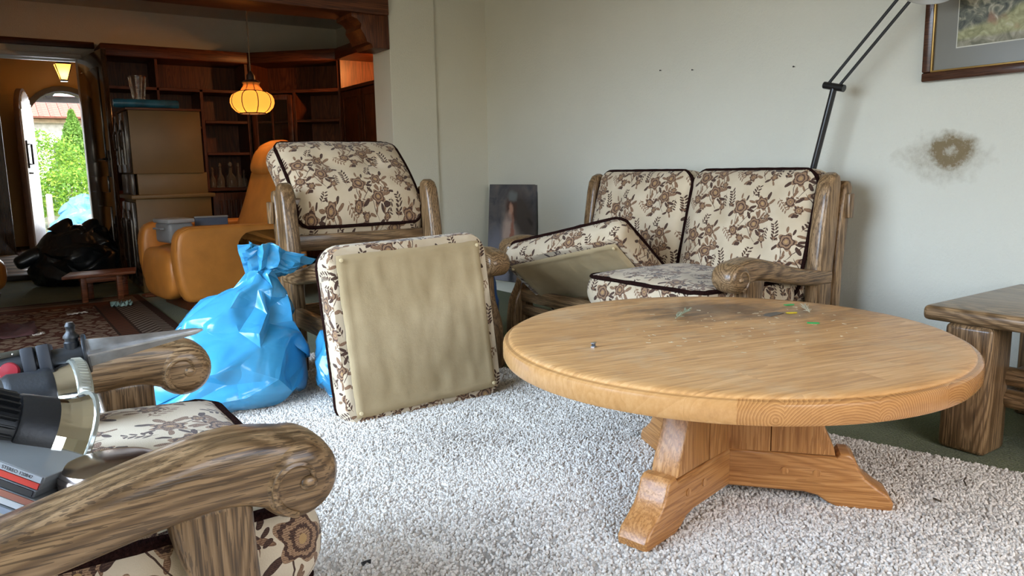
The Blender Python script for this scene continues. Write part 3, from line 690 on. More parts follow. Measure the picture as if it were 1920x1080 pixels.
L = gt.links.new
L(gi.outputs[0], dp.inputs[0]); L(ic.outputs[0], ss.inputs[0]); L(ss.outputs[0], sm.inputs[0]); L(dp.outputs['Points'], ip.inputs['Points']); L(sm.outputs[0], ip.inputs['Instance'])
L(rv.outputs[0], ip.inputs['Rotation']); L(rs.outputs[0], ip.inputs['Scale']); L(ip.outputs[0], jn.inputs[0]); L(gi.outputs[0], jn.inputs[0]); L(jn.outputs[0], go.inputs[0])
md = pile.modifiers.new('pile', 'NODES'); md.node_group = gt
def persian(name, hx, hy):
    m, nt, b = newmat(name); setb(b, (.2, .1, .08), .95, spec=.1)
    v = objc(nt); dn = nd(nt, 'ShaderNodeTexNoise', {'Vector': v, 'Scale': 14., 'Detail': 3.})
    off = nd(nt, 'ShaderNodeVectorMath', {0: nd(nt, 'ShaderNodeVectorMath', {0: dn.outputs['Color'], 1: (.5, .5, .5)}, operation='SUBTRACT').outputs[0], 'Scale': .05}, operation='SCALE').outputs[0]
    vv = nd(nt, 'ShaderNodeVectorMath', {0: v, 1: off}, operation='ADD').outputs[0]
    sp = nd(nt, 'ShaderNodeSeparateXYZ', {0: v})
    ex = mth(nt, 'SUBTRACT', hx, mth(nt, 'ABSOLUTE', sp.outputs[0])); ey = mth(nt, 'SUBTRACT', hy, mth(nt, 'ABSOLUTE', sp.outputs[1])); e = mth(nt, 'MINIMUM', ex, ey)
    vo = nd(nt, 'ShaderNodeTexVoronoi', {'Vector': vv, 'Scale': 11.}, feature='DISTANCE_TO_EDGE').outputs[0]
    v2 = nd(nt, 'ShaderNodeTexVoronoi', {'Vector': vv, 'Scale': 26.}).outputs[0]
    motif = mth(nt, 'MAXIMUM', mth(nt, 'LESS_THAN', vo, .09), mth(nt, 'LESS_THAN', v2, .22))
    fn = nd(nt, 'ShaderNodeTexNoise', {'Vector': v, 'Scale': 220.}).outputs[0]
    field = mixc(nt, motif, (.27, .21, .16), (.085, .028, .020))
    b1 = mixc(nt, mth(nt, 'GREATER_THAN', mth(nt, 'SINE', mth(nt, 'MULTIPLY', mth(nt, 'ADD', sp.outputs[1], mth(nt, 'MULTIPLY', mth(nt, 'ABSOLUTE', mth(nt, 'SUBTRACT', e, .11)), 1.4)), 95.)), .1), (.26, .22, .18), (.05, .035, .03))
    b2 = mixc(nt, mth(nt, 'GREATER_THAN', mth(nt, 'SINE', mth(nt, 'MULTIPLY', sp.outputs[1], 120.)), .2), (.15, .055, .03), (.05, .022, .016))
    c = mixc(nt, mth(nt, 'LESS_THAN', e, .34), field, (.035, .02, .015))
    c = mixc(nt, mth(nt, 'LESS_THAN', e, .325), c, b2); c = mixc(nt, mth(nt, 'LESS_THAN', e, .235), c, (.035, .02, .015))
    c = mixc(nt, mth(nt, 'LESS_THAN', e, .22), c, b1); c = mixc(nt, mth(nt, 'LESS_THAN', e, .05), c, (.05, .025, .02))
    c = mixc(nt, mth(nt, 'MULTIPLY', fn, .35), c, (.12, .08, .06))
    nt.links.new(c, b.inputs['Base Color']); bump(nt, b, fn, .4, .004); return m
o = MB().box((0, 0, 0), (2.1, 2.65, .012), .003).build('persian_rug', persian('persian_wool', 1.05, 1.325), loc=(-.17, 4.95, .007)); tag(o, 'brown patterned oriental rug on the green carpet of the dining room', 'rug')
o = MB().box((0, 0, 0), (1.5, 1.7, .012), .003).build('hall_rug', persian('hall_wool', .75, .85), loc=(1.0, 10.85, .006)); tag(o, 'faded red oriental rug on the hall tiles inside the front door', 'rug')

# ------------------------------------------------------------------ dining room shelving
def boards(root, lst, name='shelf'):
    for c, d, ax in lst: MB().box(c, d, .003, 1).build(name, redw[ax], root)
bk = empty('bookcase', (.956, 7.60, 0), 0, 'tall dark red-brown bookcase beside the hall doorway, empty shelves', 'bookcase')
Wb = 1.244
boards(bk, [((.012, .19, 1.0), (.024, .38, 2.0), 'Z'), ((.43, .19, 1.32), (.024, .36, 1.22), 'Z'), ((.80, .19, .85), (.03, .36, 1.66), 'Z'), ((Wb - .02, .19, 1.0), (.03, .36, 1.94), 'Z')], 'upright')
boards(bk, [((Wb / 2, .19, 1.668), (Wb - .05, .36, .028), 'X'), ((.22, .19, 1.42), (.39, .34, .024), 'X'), ((.22, .19, 1.10), (.39, .34, .024), 'X'), ((.22, .19, .74), (.39, .34, .024), 'X'), ((.615, .19, 1.33), (.34, .34, .024), 'X'),
            ((1.02, .19, 1.384), (.40, .34, .026), 'X'), ((1.02, .19, 1.088), (.40, .34, .026), 'X'), ((Wb / 2, .18, .752), (Wb - .05, .38, .03), 'X')])
MB().box((Wb / 2, .37, 1.0), (Wb - .03, .012, 1.94), 0).build('back_panel', redw['Z'], bk)
MB().box((Wb / 2, .17, 1.98), (Wb + .02, .42, .105), .012).build('crown', redw['X'], bk)
MB().box((Wb / 2, .02, .06), (Wb - .05, .03, .12), .004).build('plinth', redw['X'], bk)
for k, x in enumerate((.22, .615, 1.02)):
    d = MB().box((x, .012, .43), (.38, .022, .58), .004).build('cupboard_door', redw['Z'], bk)
    for j in range(6): MB().box((x - .12 + .048 * j, -.002, .44), (.026, .012, .42), .004).build('slat', redw['Z'], d)
cb = empty('corner_bookcase', (2.2, 7.6, 0), math.radians(-45), 'dark corner bookcase with a glazed door, behind the pendant lamp', 'bookcase')
Wc = .919
boards(cb, [((.012, .17, 1.0), (.024, .34, 1.94), 'Z'), ((.45, .17, .85), (.028, .34, 1.62), 'Z'), ((Wc - .012, .17, 1.0), (.024, .34, 1.94), 'Z')], 'upright')
boards(cb, [((Wc / 2, .17, 1.662), (Wc - .04, .34, .028), 'X'), ((.68, .17, 1.384), (.43, .34, .026), 'X'), ((.68, .17, 1.10), (.43, .34, .026), 'X'), ((.23, .17, 1.384), (.40, .30, .02), 'X'), ((Wc / 2, .17, .752), (Wc - .04, .36, .03), 'X')])
MB().box((Wc / 2, .34, 1.0), (Wc - .03, .012, 1.94), 0).build('back_panel', redw['Z'], cb)
MB().box((Wc / 2, .16, 1.98), (Wc + .04, .40, .105), .012).build('crown', redw['X'], cb)
gd = MB()
for x in (.045, .41): gd.box((x, -.012, 1.20), (.05, .024, .86), .004)
for z in (.79, 1.61): gd.box((.228, -.012, z), (.34, .024, .05), .004)
gd = gd.build('glass_door', redw['Z'], cb)
GLASS = plain('dark_glass', (.9, .92, .92), .03, var=.0, trans=1.0, ior=1.45)
for x in (.135, .32): MB().box((x, -.012, 1.2), (.165, .004, .78)).build('pane', GLASS, gd)
MB().box((.228, -.014, 1.2), (.012, .012, .78)).build('glazing_bar', redw['Z'], gd)
MB().box((.44, -.03, 1.10), (.02, .02, .09), .004).build('catch', plain('pale_catch', (.5, .45, .38), .5), gd)
for x in (.24, .68):
    d = MB().box((x, .002, .40), (.40, .022, .64), .004).build('cupboard_door', redw['Z'], cb)
    for j in range(6): MB().box((x - .12 + .048 * j, -.012, .42), (.026, .012, .46), .004).build('slat', redw['Z'], d)
wg = empty('wall_cabinet', (2.85, 6.95, 0), math.radians(-90), 'red-brown wall unit with panelled doors under a glowing niche, beside the white pier', 'cabinet')
Ww = 1.86
boards(wg, [((.012, .19, .98), (.024, .38, 1.96), 'Z'), ((Ww - .012, .19, .98), (.024, .38, 1.96), 'Z')], 'upright')
boards(wg, [((Ww / 2, .19, 1.655), (Ww - .05, .40, .03), 'X'), ((Ww / 2, .19, .755), (Ww - .05, .40, .03), 'X')])
MB().box((Ww / 2, .385, 1.0), (Ww - .03, .012, 1.94), 0).build('back_panel', wood('orange_back', (.22, .055, .010), (.50, .155, .028), (.62, .23, .05), 'X', rough=.4, bmp=.05), wg)
MB().box((Ww / 2, .17, 1.98), (Ww + .04, .42, .105), .012).build('crown', redw['X'], wg)
for k in range(4):
    x = .03 + (k + .5) * .45
    d = MB().box((x, .008, 1.20), (.435, .024, .86), .004).build('door', redw['Z'], wg)
    mb = MB()
    for xx in (-.165, .165): mb.box((x + xx, -.008, 1.2), (.016, .012, .74), .004)
    for zz in (-.37, .37): mb.box((x, -.008, 1.2 + zz), (.34, .012, .016), .004)
    mb.build('door_moulding', redw['Z'], d)
    MB().box((x, .008, .40), (.435, .024, .64), .004).build('lower_door', redw['Z'], wg)
mb = MB(); mb.lathe([(0, 0), (.03, 0), (.03, -.012), (0, -.014)], 16, M=T(.75, .2, 1.925)); mb.build('niche_spot', emis('niche_bulb', (1, .55, .2), 6.), wg)
def point(name, loc, e, col, r=.03, parent=None):
    l = bpy.data.lights.new(name, 'POINT'); l.energy = e; l.color = col; l.shadow_soft_size = r
    o = bpy.data.objects.new(name, l); COL.objects.link(o); o.location = loc
    if parent: o.parent = parent
    return o
point('niche_light', (.75, .2, 1.88), 42, (1, .42, .12), .03, wg)
# decanters on the bookcase shelf
GLD = plain('decanter_glass', (.75, .72, .66), .04, var=.02, trans=.85, ior=1.45)
dec = [('slim', 2.0), ('flask', 1.0), ('round', 1.3), ('slim', 1.6), ('flask', .8)]
for k, (x, hgt, r, lab) in enumerate(((1.83, .20, .03, 'tall slim glass bottle at the left end of the decanter row'), (1.905, .24, .035, 'second glass decanter on the bookcase shelf, with long stopper'), (2.0, .25, .05, 'wide round glass decanter in the middle of the bookcase shelf'), (2.075, .24, .032, 'narrow glass decanter right of the wide round one'), (2.13, .17, .03, 'short glass bottle at the right end of the decanter row'))):
    o = empty('decanter', (x, 7.74, .768), 0, lab, 'decanter', 'decanters on the bookcase shelf')
    MB().lathe([(0, .001), (r, .001), (r * 1.03, hgt * .25), (r * .9, hgt * .42), (r * .35, hgt * .55), (r * .3, hgt * .75), (r * .42, hgt * .78), (0, hgt * .78)], 16).build('bottle', GLD, o, smooth=50)
    MB().sphere((0, 0, hgt * .89), (r * .75, r * .75, hgt * .2), 10).build('stopper', GLD, o)

# ------------------------------------------------------------------ pendant lamp
def shademat(name, col, e):
    m, nt, b = newmat(name); setb(b, col, .35)
    tr = nd(nt, 'ShaderNodeBsdfTranslucent', {'Color': (*col, 1)}); em = nd(nt, 'ShaderNodeEmission', {'Color': (1.0, .42, .085, 1), 'Strength': e})
    a = nt.nodes.new('ShaderNodeAddShader'); nt.links.new(tr.outputs[0], a.inputs[0]); nt.links.new(em.outputs[0], a.inputs[1])
    out = [n for n in nt.nodes if n.type == 'OUTPUT_MATERIAL'][0]; nt.links.new(a.outputs[0], out.inputs[0]); return m
pl_ = empty('pendant_lamp', (1.640, 5.62, 1.400), 0, 'lit amber glass pendant lamp hanging over the dining room', 'lamp')
prof = [(.088, -.078), (.118, -.062), (.142, -.035), (.152, -.005), (.150, .022), (.136, .050), (.108, .068), (.078, .076)]
pr2 = [(.078, .076), (.072, .090), (.058, .108), (.054, .122), (.060, .138)]
SHD = shademat('amber_glass', (.34, .155, .035), .36); SHD2 = shademat('amber_neck_glass', (.30, .09, .02), .10)
def lobes(pr, n=8, sub=6, dep=.07):
    rows = []
    for r, z in pr:
        rows.append([(r * (1 - dep * abs(math.cos(n / 2 * 2 * PI * k / (n * sub))) ** 6) * math.cos(2 * PI * k / (n * sub)), r * (1 - dep * abs(math.cos(n / 2 * 2 * PI * k / (n * sub))) ** 6) * math.sin(2 * PI * k / (n * sub)), z) for k in range(n * sub)])
    return rows
sh_ = MB(); sh_.grid(lobes(prof), closed_v=True); sh_ = sh_.build('glass_shade', SHD, pl_, smooth=80)
mb = MB(); mb.grid(lobes(pr2, dep=.0), closed_v=True); mb.build('glass_neck', SHD2, pl_, smooth=80)
LEAD = plain('dark_leading', (.03, .012, .008), .5)
for k in range(8):
    a = 2 * PI * k / 8 + PI / 8; a = 2 * PI * k / 8
    MB().tube([(r * .94 * math.cos(a), r * .94 * math.sin(a), z) for r, z in prof + pr2[1:]], .0035, 6).build('leading', LEAD, sh_)
for r, z in ((.088, -.078), (.078, .076), (.060, .138)):
    MB().tube([((r + .001) * math.cos(2 * PI * k / 32), (r + .001) * math.sin(2 * PI * k / 32), z) for k in range(32)], .0042, 6, closed=True).build('rim', LEAD, sh_)
MB().lathe([(.062, .138), (.05, .150), (.03, .156), (.028, .185), (.018, .20), (.008, .215), (0, .216)], 20).build('cap', LEAD, pl_)
MB().tube([(0, 0, .21), (0, 0, .60), (-.003, 0, .97)], .0045, 6).build('cord', plain('brown_cord', (.14, .10, .06), .7), pl_)
MB().lathe([(.05, .995), (.05, .965), (.02, .945), (0, .945)], 16).build('ceiling_rose', redw['Z'], pl_)
MB().sphere((0, 0, -.005), (.05, .05, .06), 12).build('bulb', emis('pendant_bulb', (1, .62, .22), 14.), pl_)
point('pendant_light', (0, 0, -.03), 6.5, (1, .55, .24), .06, pl_)
# hall lantern
hl = empty('hall_lantern', (.905, 10.5, 2.0), 0, 'glowing amber hall lantern above the arched front door', 'lamp')
mb = MB(); mb.grid([[(r * .5 * math.cos(PI / 4 + PI / 2 * k), r * .5 * math.sin(PI / 4 + PI / 2 * k), z) for k in range(4)] for r, z in ((.10, .02), (.24, .19))], closed_v=True); hg = mb.build('amber_panes', shademat('lantern_glass', (.9, .5, .15), 1.0), hl, smooth=0)
for k in range(4):
    a = PI / 4 + PI / 2 * k; MB().tube([(.05 * math.cos(a), .05 * math.sin(a), .02), (.12 * math.cos(a), .12 * math.sin(a), .19)], .006, 6).build('corner_bar', BLKG, hl)
MB().lathe([(0, .0), (.05, .0), (.055, .02), (0, .025)], 4, M=RZ(PI / 4)).build('bottom_cap', BLKG, hl)
MB().lathe([(.125, .19), (.10, .21), (.04, .25), (.02, .27), (.02, .42), (0, .42)], 4, M=RZ(PI / 4)).build('roof_cap', BLKG, hl, smooth=0)
MB().sphere((0, 0, .11), (.06, .06, .08), 10).build('bulb', emis('lantern_bulb', (1, .6, .15), 12.), hl)
point('lantern_light', (0, 0, .10), 11., (1, .60, .25), .05, hl)

# ------------------------------------------------------------------ secretary cabinet, with roll and vase on top
TAN = plain('tan_veneer', (.150, .085, .026), .42, var=.10, vscale=3)
BRN = wood('ebonised_oak', (.008, .005, .004), (.030, .019, .014), (.065, .045, .035), 'Z', rough=.25, coat=.5, bmp=.1)
sc = empty('secretary_cabinet', (.93, 6.33, 0), 0, 'tall tan-sided cabinet with dark carved doors standing sideways before the bookcase', 'cabinet')
MB().box((.255, .27, 1.145), (.505, .54, .47), .004).build('upper_body', TAN, sc)
MB().box((.28, .27, .83), (.50, .50, .17), .004).build('middle_section', TAN, sc)
MB().box((.268, .27, .738), (.60, .62, .032), .008).build('ledge', TAN, sc)
MB().box((.27, .27, .37), (.54, .56, .72), .004).build('lower_body', TAN, sc)
MB().box((.25, .27, 1.388), (.53, .57, .018), .005).build('top_board', redw['X'], sc)
for y0, y1 in ((.01, .26), (.28, .53)):
    for z0, z1, x in ((.92, 1.37, -.012), (.06, .70, -.012)):
        d = MB().box((x, (y0 + y1) / 2, (z0 + z1) / 2), (.03, y1 - y0, z1 - z0), .008).build('door', BRN, sc)
        cy = (y0 + y1) / 2; n = 10
        poly = [(cy - .08, z0 + .06), (cy + .08, z0 + .06)] + [(cy + .08 * math.cos(PI * k / n), z1 - .15 + .09 * math.sin(PI * k / n)) for k in range(n + 1)]
        mb = MB(); mb.prism(poly, x - .026, x - .012, 'YZ', .006); mb.build('carved_panel', BRN, d)
        MB().tube([(x - .03, cy, z0 + .17), (x - .04, cy, z0 + .20), (x - .04, cy, z1 - .16), (x - .03, cy, z1 - .13)], .009, 6).build('carved_stem', BRN, d)
MB().box((.0, .27, .83), (.02, .50, .16), .004).build('drawer', plain('grey_lacquer', (.05, .045, .045), .25, coat=.4), sc)
BLUEP = plain('blue_film', (.015, .10, .17), .35, var=.25, vscale=12, bmp=.3, bscale=18)
o = MB().tube([(0, 0, 0), (.02, 0, 0), (.44, .02, 0), (.455, .02, 0)], [.026, .033, .034, .028], 14).build('plastic_roll', BLUEP, loc=(.85, 6.40, 1.432)); tag(o, 'roll of teal blue plastic sacks lying on the tall cabinet', 'roll')
GLV = plain('cut_crystal', (.95, .94, .9), .04, var=.0, trans=1.0, ior=1.45, bmp=.3, bscale=45)
va = empty('crystal_vase', (1.045, 6.50, 1.398), 0, 'cut crystal vase standing on top of the tall cabinet', 'vase')
MB().lathe([(0, .0), (.040, .0), (.042, .02), (.036, .05), (.045, .12), (.062, .245), (.058, .245), (.040, .12), (.030, .05), (0, .04)], 18).build('vase_body', GLV, va, smooth=20)
for k in range(9):
    a = 2 * PI * k / 9; MB().tube([(.0375 * math.cos(a), .0375 * math.sin(a), .05), (.047 * math.cos(a + .1), .047 * math.sin(a + .1), .12), (.062 * math.cos(a + .2), .062 * math.sin(a + .2), .235)], .004, 5).build('cut_ridge', GLV, va)

# ------------------------------------------------------------------ leather recliner
LEA = plain('cognac_leather', (.54, .215, .042), .36, var=.10, vscale=7, bmp=.12, bscale=240)
rc_ = empty('recliner', (1.34, 5.55, 0), math.radians(6), 'cognac leather recliner armchair in the dining room', 'armchair')
def pillow(c, d, n=3.2, M=None, seg=28, wr=.004):
    """superellipsoid pillow"""
    mb = MB(); rows = []
    for i in range(seg // 2 + 1):
        ph = -PI / 2 + PI * i / (seg // 2); row = []
        for k in range(seg):
            th = 2 * PI * k / seg; f = lambda q: math.copysign(abs(q) ** (2 / n), q)
            v = Vector((f(math.cos(ph)) * f(math.cos(th)) * d[0] / 2, f(math.cos(ph)) * f(math.sin(th)) * d[1] / 2, f(math.sin(ph)) * d[2] / 2)); v += v.normalized() * wr * mnoise.noise(v * 9 + Vector(c)) if v.length > 0 else v
            row.append(v + Vector(c))
        rows.append(row)
    mb.grid(rows, closed_v=True, M=M); bmesh.ops.remove_doubles(mb.bm, verts=mb.bm.verts[:], dist=1e-4); return mb
armp = [(-.43, .20), (-.40, .115), (-.33, .085), (.0, .085), (.40, .12), (.43, .17), (.43, .40), (.30, .385), (.10, .365), (.035, .372), (-.01, .41), (.0, .455), (.06, .485), (.30, .485), (.42, .48), (.46, .50), (.46, .545), (.40, .562), (-.25, .572), (-.37, .565), (-.425, .52), (-.445, .42), (-.445, .30)]
for s, nm in ((-1, 'armrest'), (1, 'armrest')):
    pa = [(p.x, p.y) for p in smooth_path([(a, b_, 0) for a, b_ in armp], 3)]
    mb = MB(); mb.prism(pa, s * .37 - .065, s * .37 + .065, 'XZ', .038, 4); a_ = mb.build(nm, LEA, rc_, smooth=70)
    MB().tube([(p[0] * .985, s * .37 - s * .0 + (-.052 if s < 0 else .052), p[1] * .99 + .002) for p in pa[30:64]], .0035, 5).build('seam', LEA, a_)
pillow((-.10, 0, .315), (.68, .61, .24), 4.).build('seat', LEA, rc_, smooth=80)
pillow((-.405, 0, .25), (.14, .61, .34), 3.5).build('front_flap', LEA, rc_, smooth=80)
bkp = smooth_path([(.20, 0, .36), (.27, 0, .52), (.34, 0, .70), (.40, 0, .88), (.455, 0, 1.04), (.47, 0, 1.115)], 5); rows = []
for i, p in enumerate(bkp):
    t = i / (len(bkp) - 1); wdt = .30 - .02 * t - .10 * max(0, (t - .82) / .18) ** 2; th = .075 * (1 - max(0, (t - .85) / .15) ** 2 * .75); row = []
    for k in range(24):
        a = 2 * PI * k / 24; ca, sa = math.cos(a), math.sin(a); row.append(Vector((p.x + th * math.copysign(abs(ca) ** .6, ca), wdt * math.copysign(abs(sa) ** .55, sa), p.z - .02 * math.copysign(abs(ca), ca))))
    rows.append(row)
mb = MB(); vv = mb.grid(rows, closed_v=True); mb.bm.faces.new(vv[0][::-1]); mb.bm.faces.new(vv[-1]); br_ = mb.build('backrest', LEA, rc_, smooth=80)
pillow((.375, 0, .985), (.10, .50, .22), 3., M=T(.375, 0, .985) @ RY(.36) @ T(-.375, 0, -.985)).build('headrest', LEA, rc_, smooth=80)
for yy in (-.09, .09): MB().tube([(.165, yy, .46), (.235, yy, .62), (.30, yy, .80)], .004, 5).build('seam', LEA, br_)
MB().box((.03, 0, .045), (.70, .62, .09), .008).build('plinth', redw['X'], rc_)
GRYP = plain('grey_plastic', (.22, .24, .27), .4, var=.05); BLUG = plain('blue_grey_board', (.06, .09, .16), .5)
o = empty('plastic_case', (1.05, 5.62, .44), math.radians(12), 'grey plastic case with lid lying on the recliner seat', 'case')
MB().box((0, 0, .07), (.17, .24, .14), .025, 3).build('case_body', GRYP, o); MB().box((0, 0, .150), (.185, .255, .03), .010, 2).build('case_lid', plain('pale_grey_plastic', (.32, .34, .37), .35, var=.05), o)
MB().tube([(-.095, -.06, .10), (-.115, -.06, .10), (-.115, .06, .10), (-.095, .06, .10)], .007, 6).build('case_handle', GRYP, o)
o = empty('document_box', (1.31, 5.68, .435), math.radians(-8), 'flat blue-grey box leaning on the recliner seat behind the armrest', 'box')
MB().box((0, 0, .08), (.22, .05, .16), .006).build('box_body', BLUG, o); MB().box((0, 0, .165), (.225, .055, .012), .003).build('box_rim', GRYP, o)

# ------------------------------------------------------------------ stool, bags
so = empty('footstool', (.635, 6.19, .0), math.radians(6), 'small reddish wooden stool before the black sack', 'stool')
STW = wood('red_stool_wood', (.06, .018, .008), (.19, .062, .025), (.28, .10, .045), 'X', rough=.4, bmp=.1)
mb = MB(); mb.prism([(-.27, -.11), (.20, -.13), (.27, .12), (-.17, .15)], .192, .214, 'XY', .004); mb.build('stool_top', STW, so)
for x, y in ((-.13, -.06), (.10, -.07), (-.06, .09), (.17, .08)): MB().box((x, y, .102), (.036, .036, .18), .003).build('leg', STW, so)
for y in (-.065, .085): MB().box((.0, y, .17), (.26, .02, .04), .002).build('apron', STW, so)
MB().box((.25, .0, .012), (.14, .10, .02), .004, M=T(.08, -.05, 0)).build('broken_slat', STW, so)

def bag(name, label, loc, levels, mat, seed, rz=0, jit=.03, tuft=None, na=20, nv=13, cat='bag', pleat=0.0, pz=.3, fine=.006):
    """slack film sack: a coarse jittered net gives flat facets and sharp creases; levels = (z, rx, ry, cx, cy)"""
    rnd = random.Random(seed); root = empty(name, loc, rz, label, cat); key = [k / (len(levels) - 1) for k in range(len(levels))]
    def itp(t, i): return float(np.interp(t, key, [l[i] for l in levels]))
    rows = []
    for i in range(nv):
        t = i / (nv - 1); row = []
        for j in range(na):
            tt = min(1, max(0, t + (rnd.uniform(-.5, .5) / (nv - 1) if 0 < i < nv - 1 else 0))); a = 2 * PI * (j + rnd.uniform(-.38, .38) + .5 * (i % 2)) / na
            rx, ry = itp(tt, 1), itp(tt, 2); z = itp(tt, 0)
            k = 1 + (pleat * (1 if j % 2 else -1) * min(1, max(0, (z - pz) / .15)) if pleat else 0); r_ = rnd.uniform(-jit, jit) * min(1, rx / .12)
            row.append(Vector((itp(tt, 3) + (rx * k + r_) * math.cos(a), itp(tt, 4) + (ry * k + r_) * math.sin(a), max(.002, z + rnd.uniform(-jit, jit) * .5 * (0 < i < nv - 1)))))
        rows.append(row)
    mb = MB(); bm = mb.bm; vv = [[bm.verts.new(p) for p in r] for r in rows]
    for i in range(nv - 1):
        for j in range(na):
            a, b_, c, d = vv[i][j], vv[i][(j + 1) % na], vv[i + 1][(j + 1) % na], vv[i + 1][j]
            if rnd.random() < .5: bm.faces.new((a, b_, c)); bm.faces.new((a, c, d))
            else: bm.faces.new((a, b_, d)); bm.faces.new((b_, c, d))
    bm.faces.new(vv[0][::-1]); bm.faces.new(vv[-1])
    bmesh.ops.triangulate(bm, faces=[f for f in bm.faces if len(f.verts) > 3])
    bmesh.ops.subdivide_edges(bm, edges=bm.edges[:], cuts=2, use_grid_fill=True, smooth=.35)
    bmesh.ops.triangulate(bm, faces=bm.faces[:])
    bmesh.ops.subdivide_edges(bm, edges=bm.edges[:], cuts=1, use_grid_fill=True, smooth=.25); bm.normal_update()
    for v in bm.verts:
        q = v.co * 9 + Vector((seed * 3.3, 0, 0)); rdg = 1 - abs(mnoise.noise(q)) * 2.2; r2 = 1 - abs(mnoise.noise(q * 2.6)) * 2.2
        v.co += v.normal * fine * (rdg + .5 * r2); v.co.z = max(.003, v.co.z)
    mb.build('sack', mat, root, smooth=24)
    if tuft: tuft(root, mat)
    return root
def filmmat(name, c1, c2, rough=.17):
    m, nt, b = newmat(name); setb(b, c1, rough, spec=.6, coat=.2)
    v = objc(nt); n = nd(nt, 'ShaderNodeTexNoise', {'Vector': v, 'Scale': 5., 'Detail': 3.}).outputs[0]
    nt.links.new(ramp(nt, n, ((.35, c1), (.7, c2))), b.inputs['Base Color'])
    n2 = nd(nt, 'ShaderNodeTexNoise', {'Vector': v, 'Scale': 6., 'Detail': 2., 'Distortion': .8}).outputs[0]
    rg = mth(nt, 'ABSOLUTE', mth(nt, 'SUBTRACT', n2, .5)); bump(nt, b, rg, .45, .03); return m
BLUEF = filmmat('sky_blue_film', (.035, .25, .47), (.06, .33, .57)); BLACKF = filmmat('black_film', (.006, .009, .013), (.012, .017, .022), .33)
def blue_tuft(root, mat):
    """gathered neck opened into a crumpled fan"""
    rnd = random.Random(4); rows = []
    for i in range(7):
        t = i / 6; row = []
        for k in range(22):
            a = 2 * PI * (k + .3 * rnd.uniform(-1, 1)) / 22; pl = 1 if k % 2 else .55
            r = (.04 + .085 * t ** .7) * (pl + (1 - pl) * .2); fx = 1.5 if math.cos(a) > 0 else .95
            row.append((.175 + .02 * t + r * fx * math.cos(a), -.05 * t + r * .75 * math.sin(a), .475 + .135 * t - .075 * t * max(0, math.cos(a)) + rnd.uniform(-.012, .012)))
        rows.append(row)
    mb = MB(); mb.grid(rows, closed_v=True); bmesh.ops.triangulate(mb.bm, faces=mb.bm.faces[:]); bmesh.ops.subdivide_edges(mb.bm, edges=mb.bm.edges[:], cuts=2, use_grid_fill=True, smooth=.5)
    o = mb.build('gathered_neck', mat, root, smooth=26); md = o.modifiers.new('film', 'SOLIDIFY'); md.thickness = .0015
bag('rubbish_sack', 'shiny sky blue rubbish sack slumped beside the upright tan cushion', (.70, 3.04, .014),
    [(.002, .20, .15, 0, 0), (.004, .30, .22, -.01, 0), (.07, .345, .26, -.01, 0), (.16, .33, .25, .0, 0), (.25, .275, .21, .045, 0), (.33, .21, .165, .085, 0), (.40, .14, .115, .125, 0), (.45, .085, .075, .155, -.01), (.485, .048, .045, .17, -.015), (.51, .05, .045, .175, -.02)], BLUEF, 5, jit=.026, tuft=blue_tuft, na=17, nv=12, pleat=.13, pz=.22, fine=.0025)
bag('rubbish_sack', 'small blue rubbish sack in the shadow between the leaning cushion and the armchair', (1.155, 2.82, .014),
    [(.002, .08, .08, 0, 0), (.006, .11, .10, 0, 0), (.06, .13, .12, 0, 0), (.20, .12, .11, 0, 0), (.31, .07, .07, -.02, 0), (.33, .02, .02, -.02, 0)], BLUEF, 8, na=14, nv=9)
def black_tuft(root, mat):
    mb = MB(); mb.tube(smooth_path([(-.26, 0, .26), (-.33, -.03, .25), (-.40, -.05, .22), (-.45, -.06, .20)], 4), [.09, .085, .08, .075, .07, .066, .062, .06, .058, .056, .055, .05, .035], 12); mb.build('loose_corner', mat, root, smooth=50)
    mb = MB(); mb.tube(smooth_path([(-.10, 0, .42), (-.06, 0, .50), (-.03, 0, .55)], 4), [.12, .10, .09, .075, .06, .05, .04, .03, .015], 12); mb.build('sack_ear', mat, root, smooth=50)
    mb = MB(); mb.tube(smooth_path([(.12, 0, .42), (.14, 0, .49), (.17, 0, .535)], 4), [.13, .11, .10, .085, .07, .055, .045, .03, .015], 12); mb.build('sack_ear', mat, root, smooth=50)
bag('rubbish_sack', 'big black rubbish sack standing in the hall doorway', (.60, 7.40, .0),
    [(.002, .20, .18, 0, 0), (.006, .28, .24, 0, 0), (.06, .34, .28, 0, 0), (.16, .35, .29, .0, 0), (.27, .33, .27, .01, 0), (.36, .28, .22, .02, 0), (.43, .22, .15, .02, 0), (.47, .15, .09, .03, 0), (.49, .03, .03, .03, 0)], BLACKF, 3, jit=.03, tuft=black_tuft, na=20, nv=12)
# litter near the rugs
def scrap(name, label, loc, w, d, mat, seed, cat, h=.02, rz=0.):
    mb = MB(); N = 9
    pts = [[((i / N - .5) * w, (j / N - .5) * d * (1 - .3 * abs(i / N - .5)), max(.001, .002 + h * abs(mnoise.noise(Vector((i * .5 + seed, j * .5, seed)))))) for j in range(N + 1)] for i in range(N + 1)]
    mb.grid(pts); o = mb.build(name, mat, None, smooth=30, loc=loc, rot=(0, 0, rz)); md = o.modifiers.new('thick', 'SOLIDIFY'); md.thickness = .0012; md.offset = 1; return tag(o, label, cat)
scrap('paper_scrap', 'crumpled pale teal paper on the oriental rug by the stool', (.70, 5.78, .014), .13, .10, plain('teal_paper', (.20, .32, .31), .6), 2, 'paper', .05)
scrap('cloth', 'dusty mauve cloth lying on the oriental rug at the left edge', (.02, 5.20, .014), .30, .42, plain('mauve_cloth', (.10, .045, .052), .9), 5, 'cloth', .05)
scrap('paper_scrap', 'white paper shred on the oriental rug near the stool', (.42, 5.62, .014), .12, .03, plain('white_paper', (.5, .47, .44), .7), 7, 'paper', .02, .2)
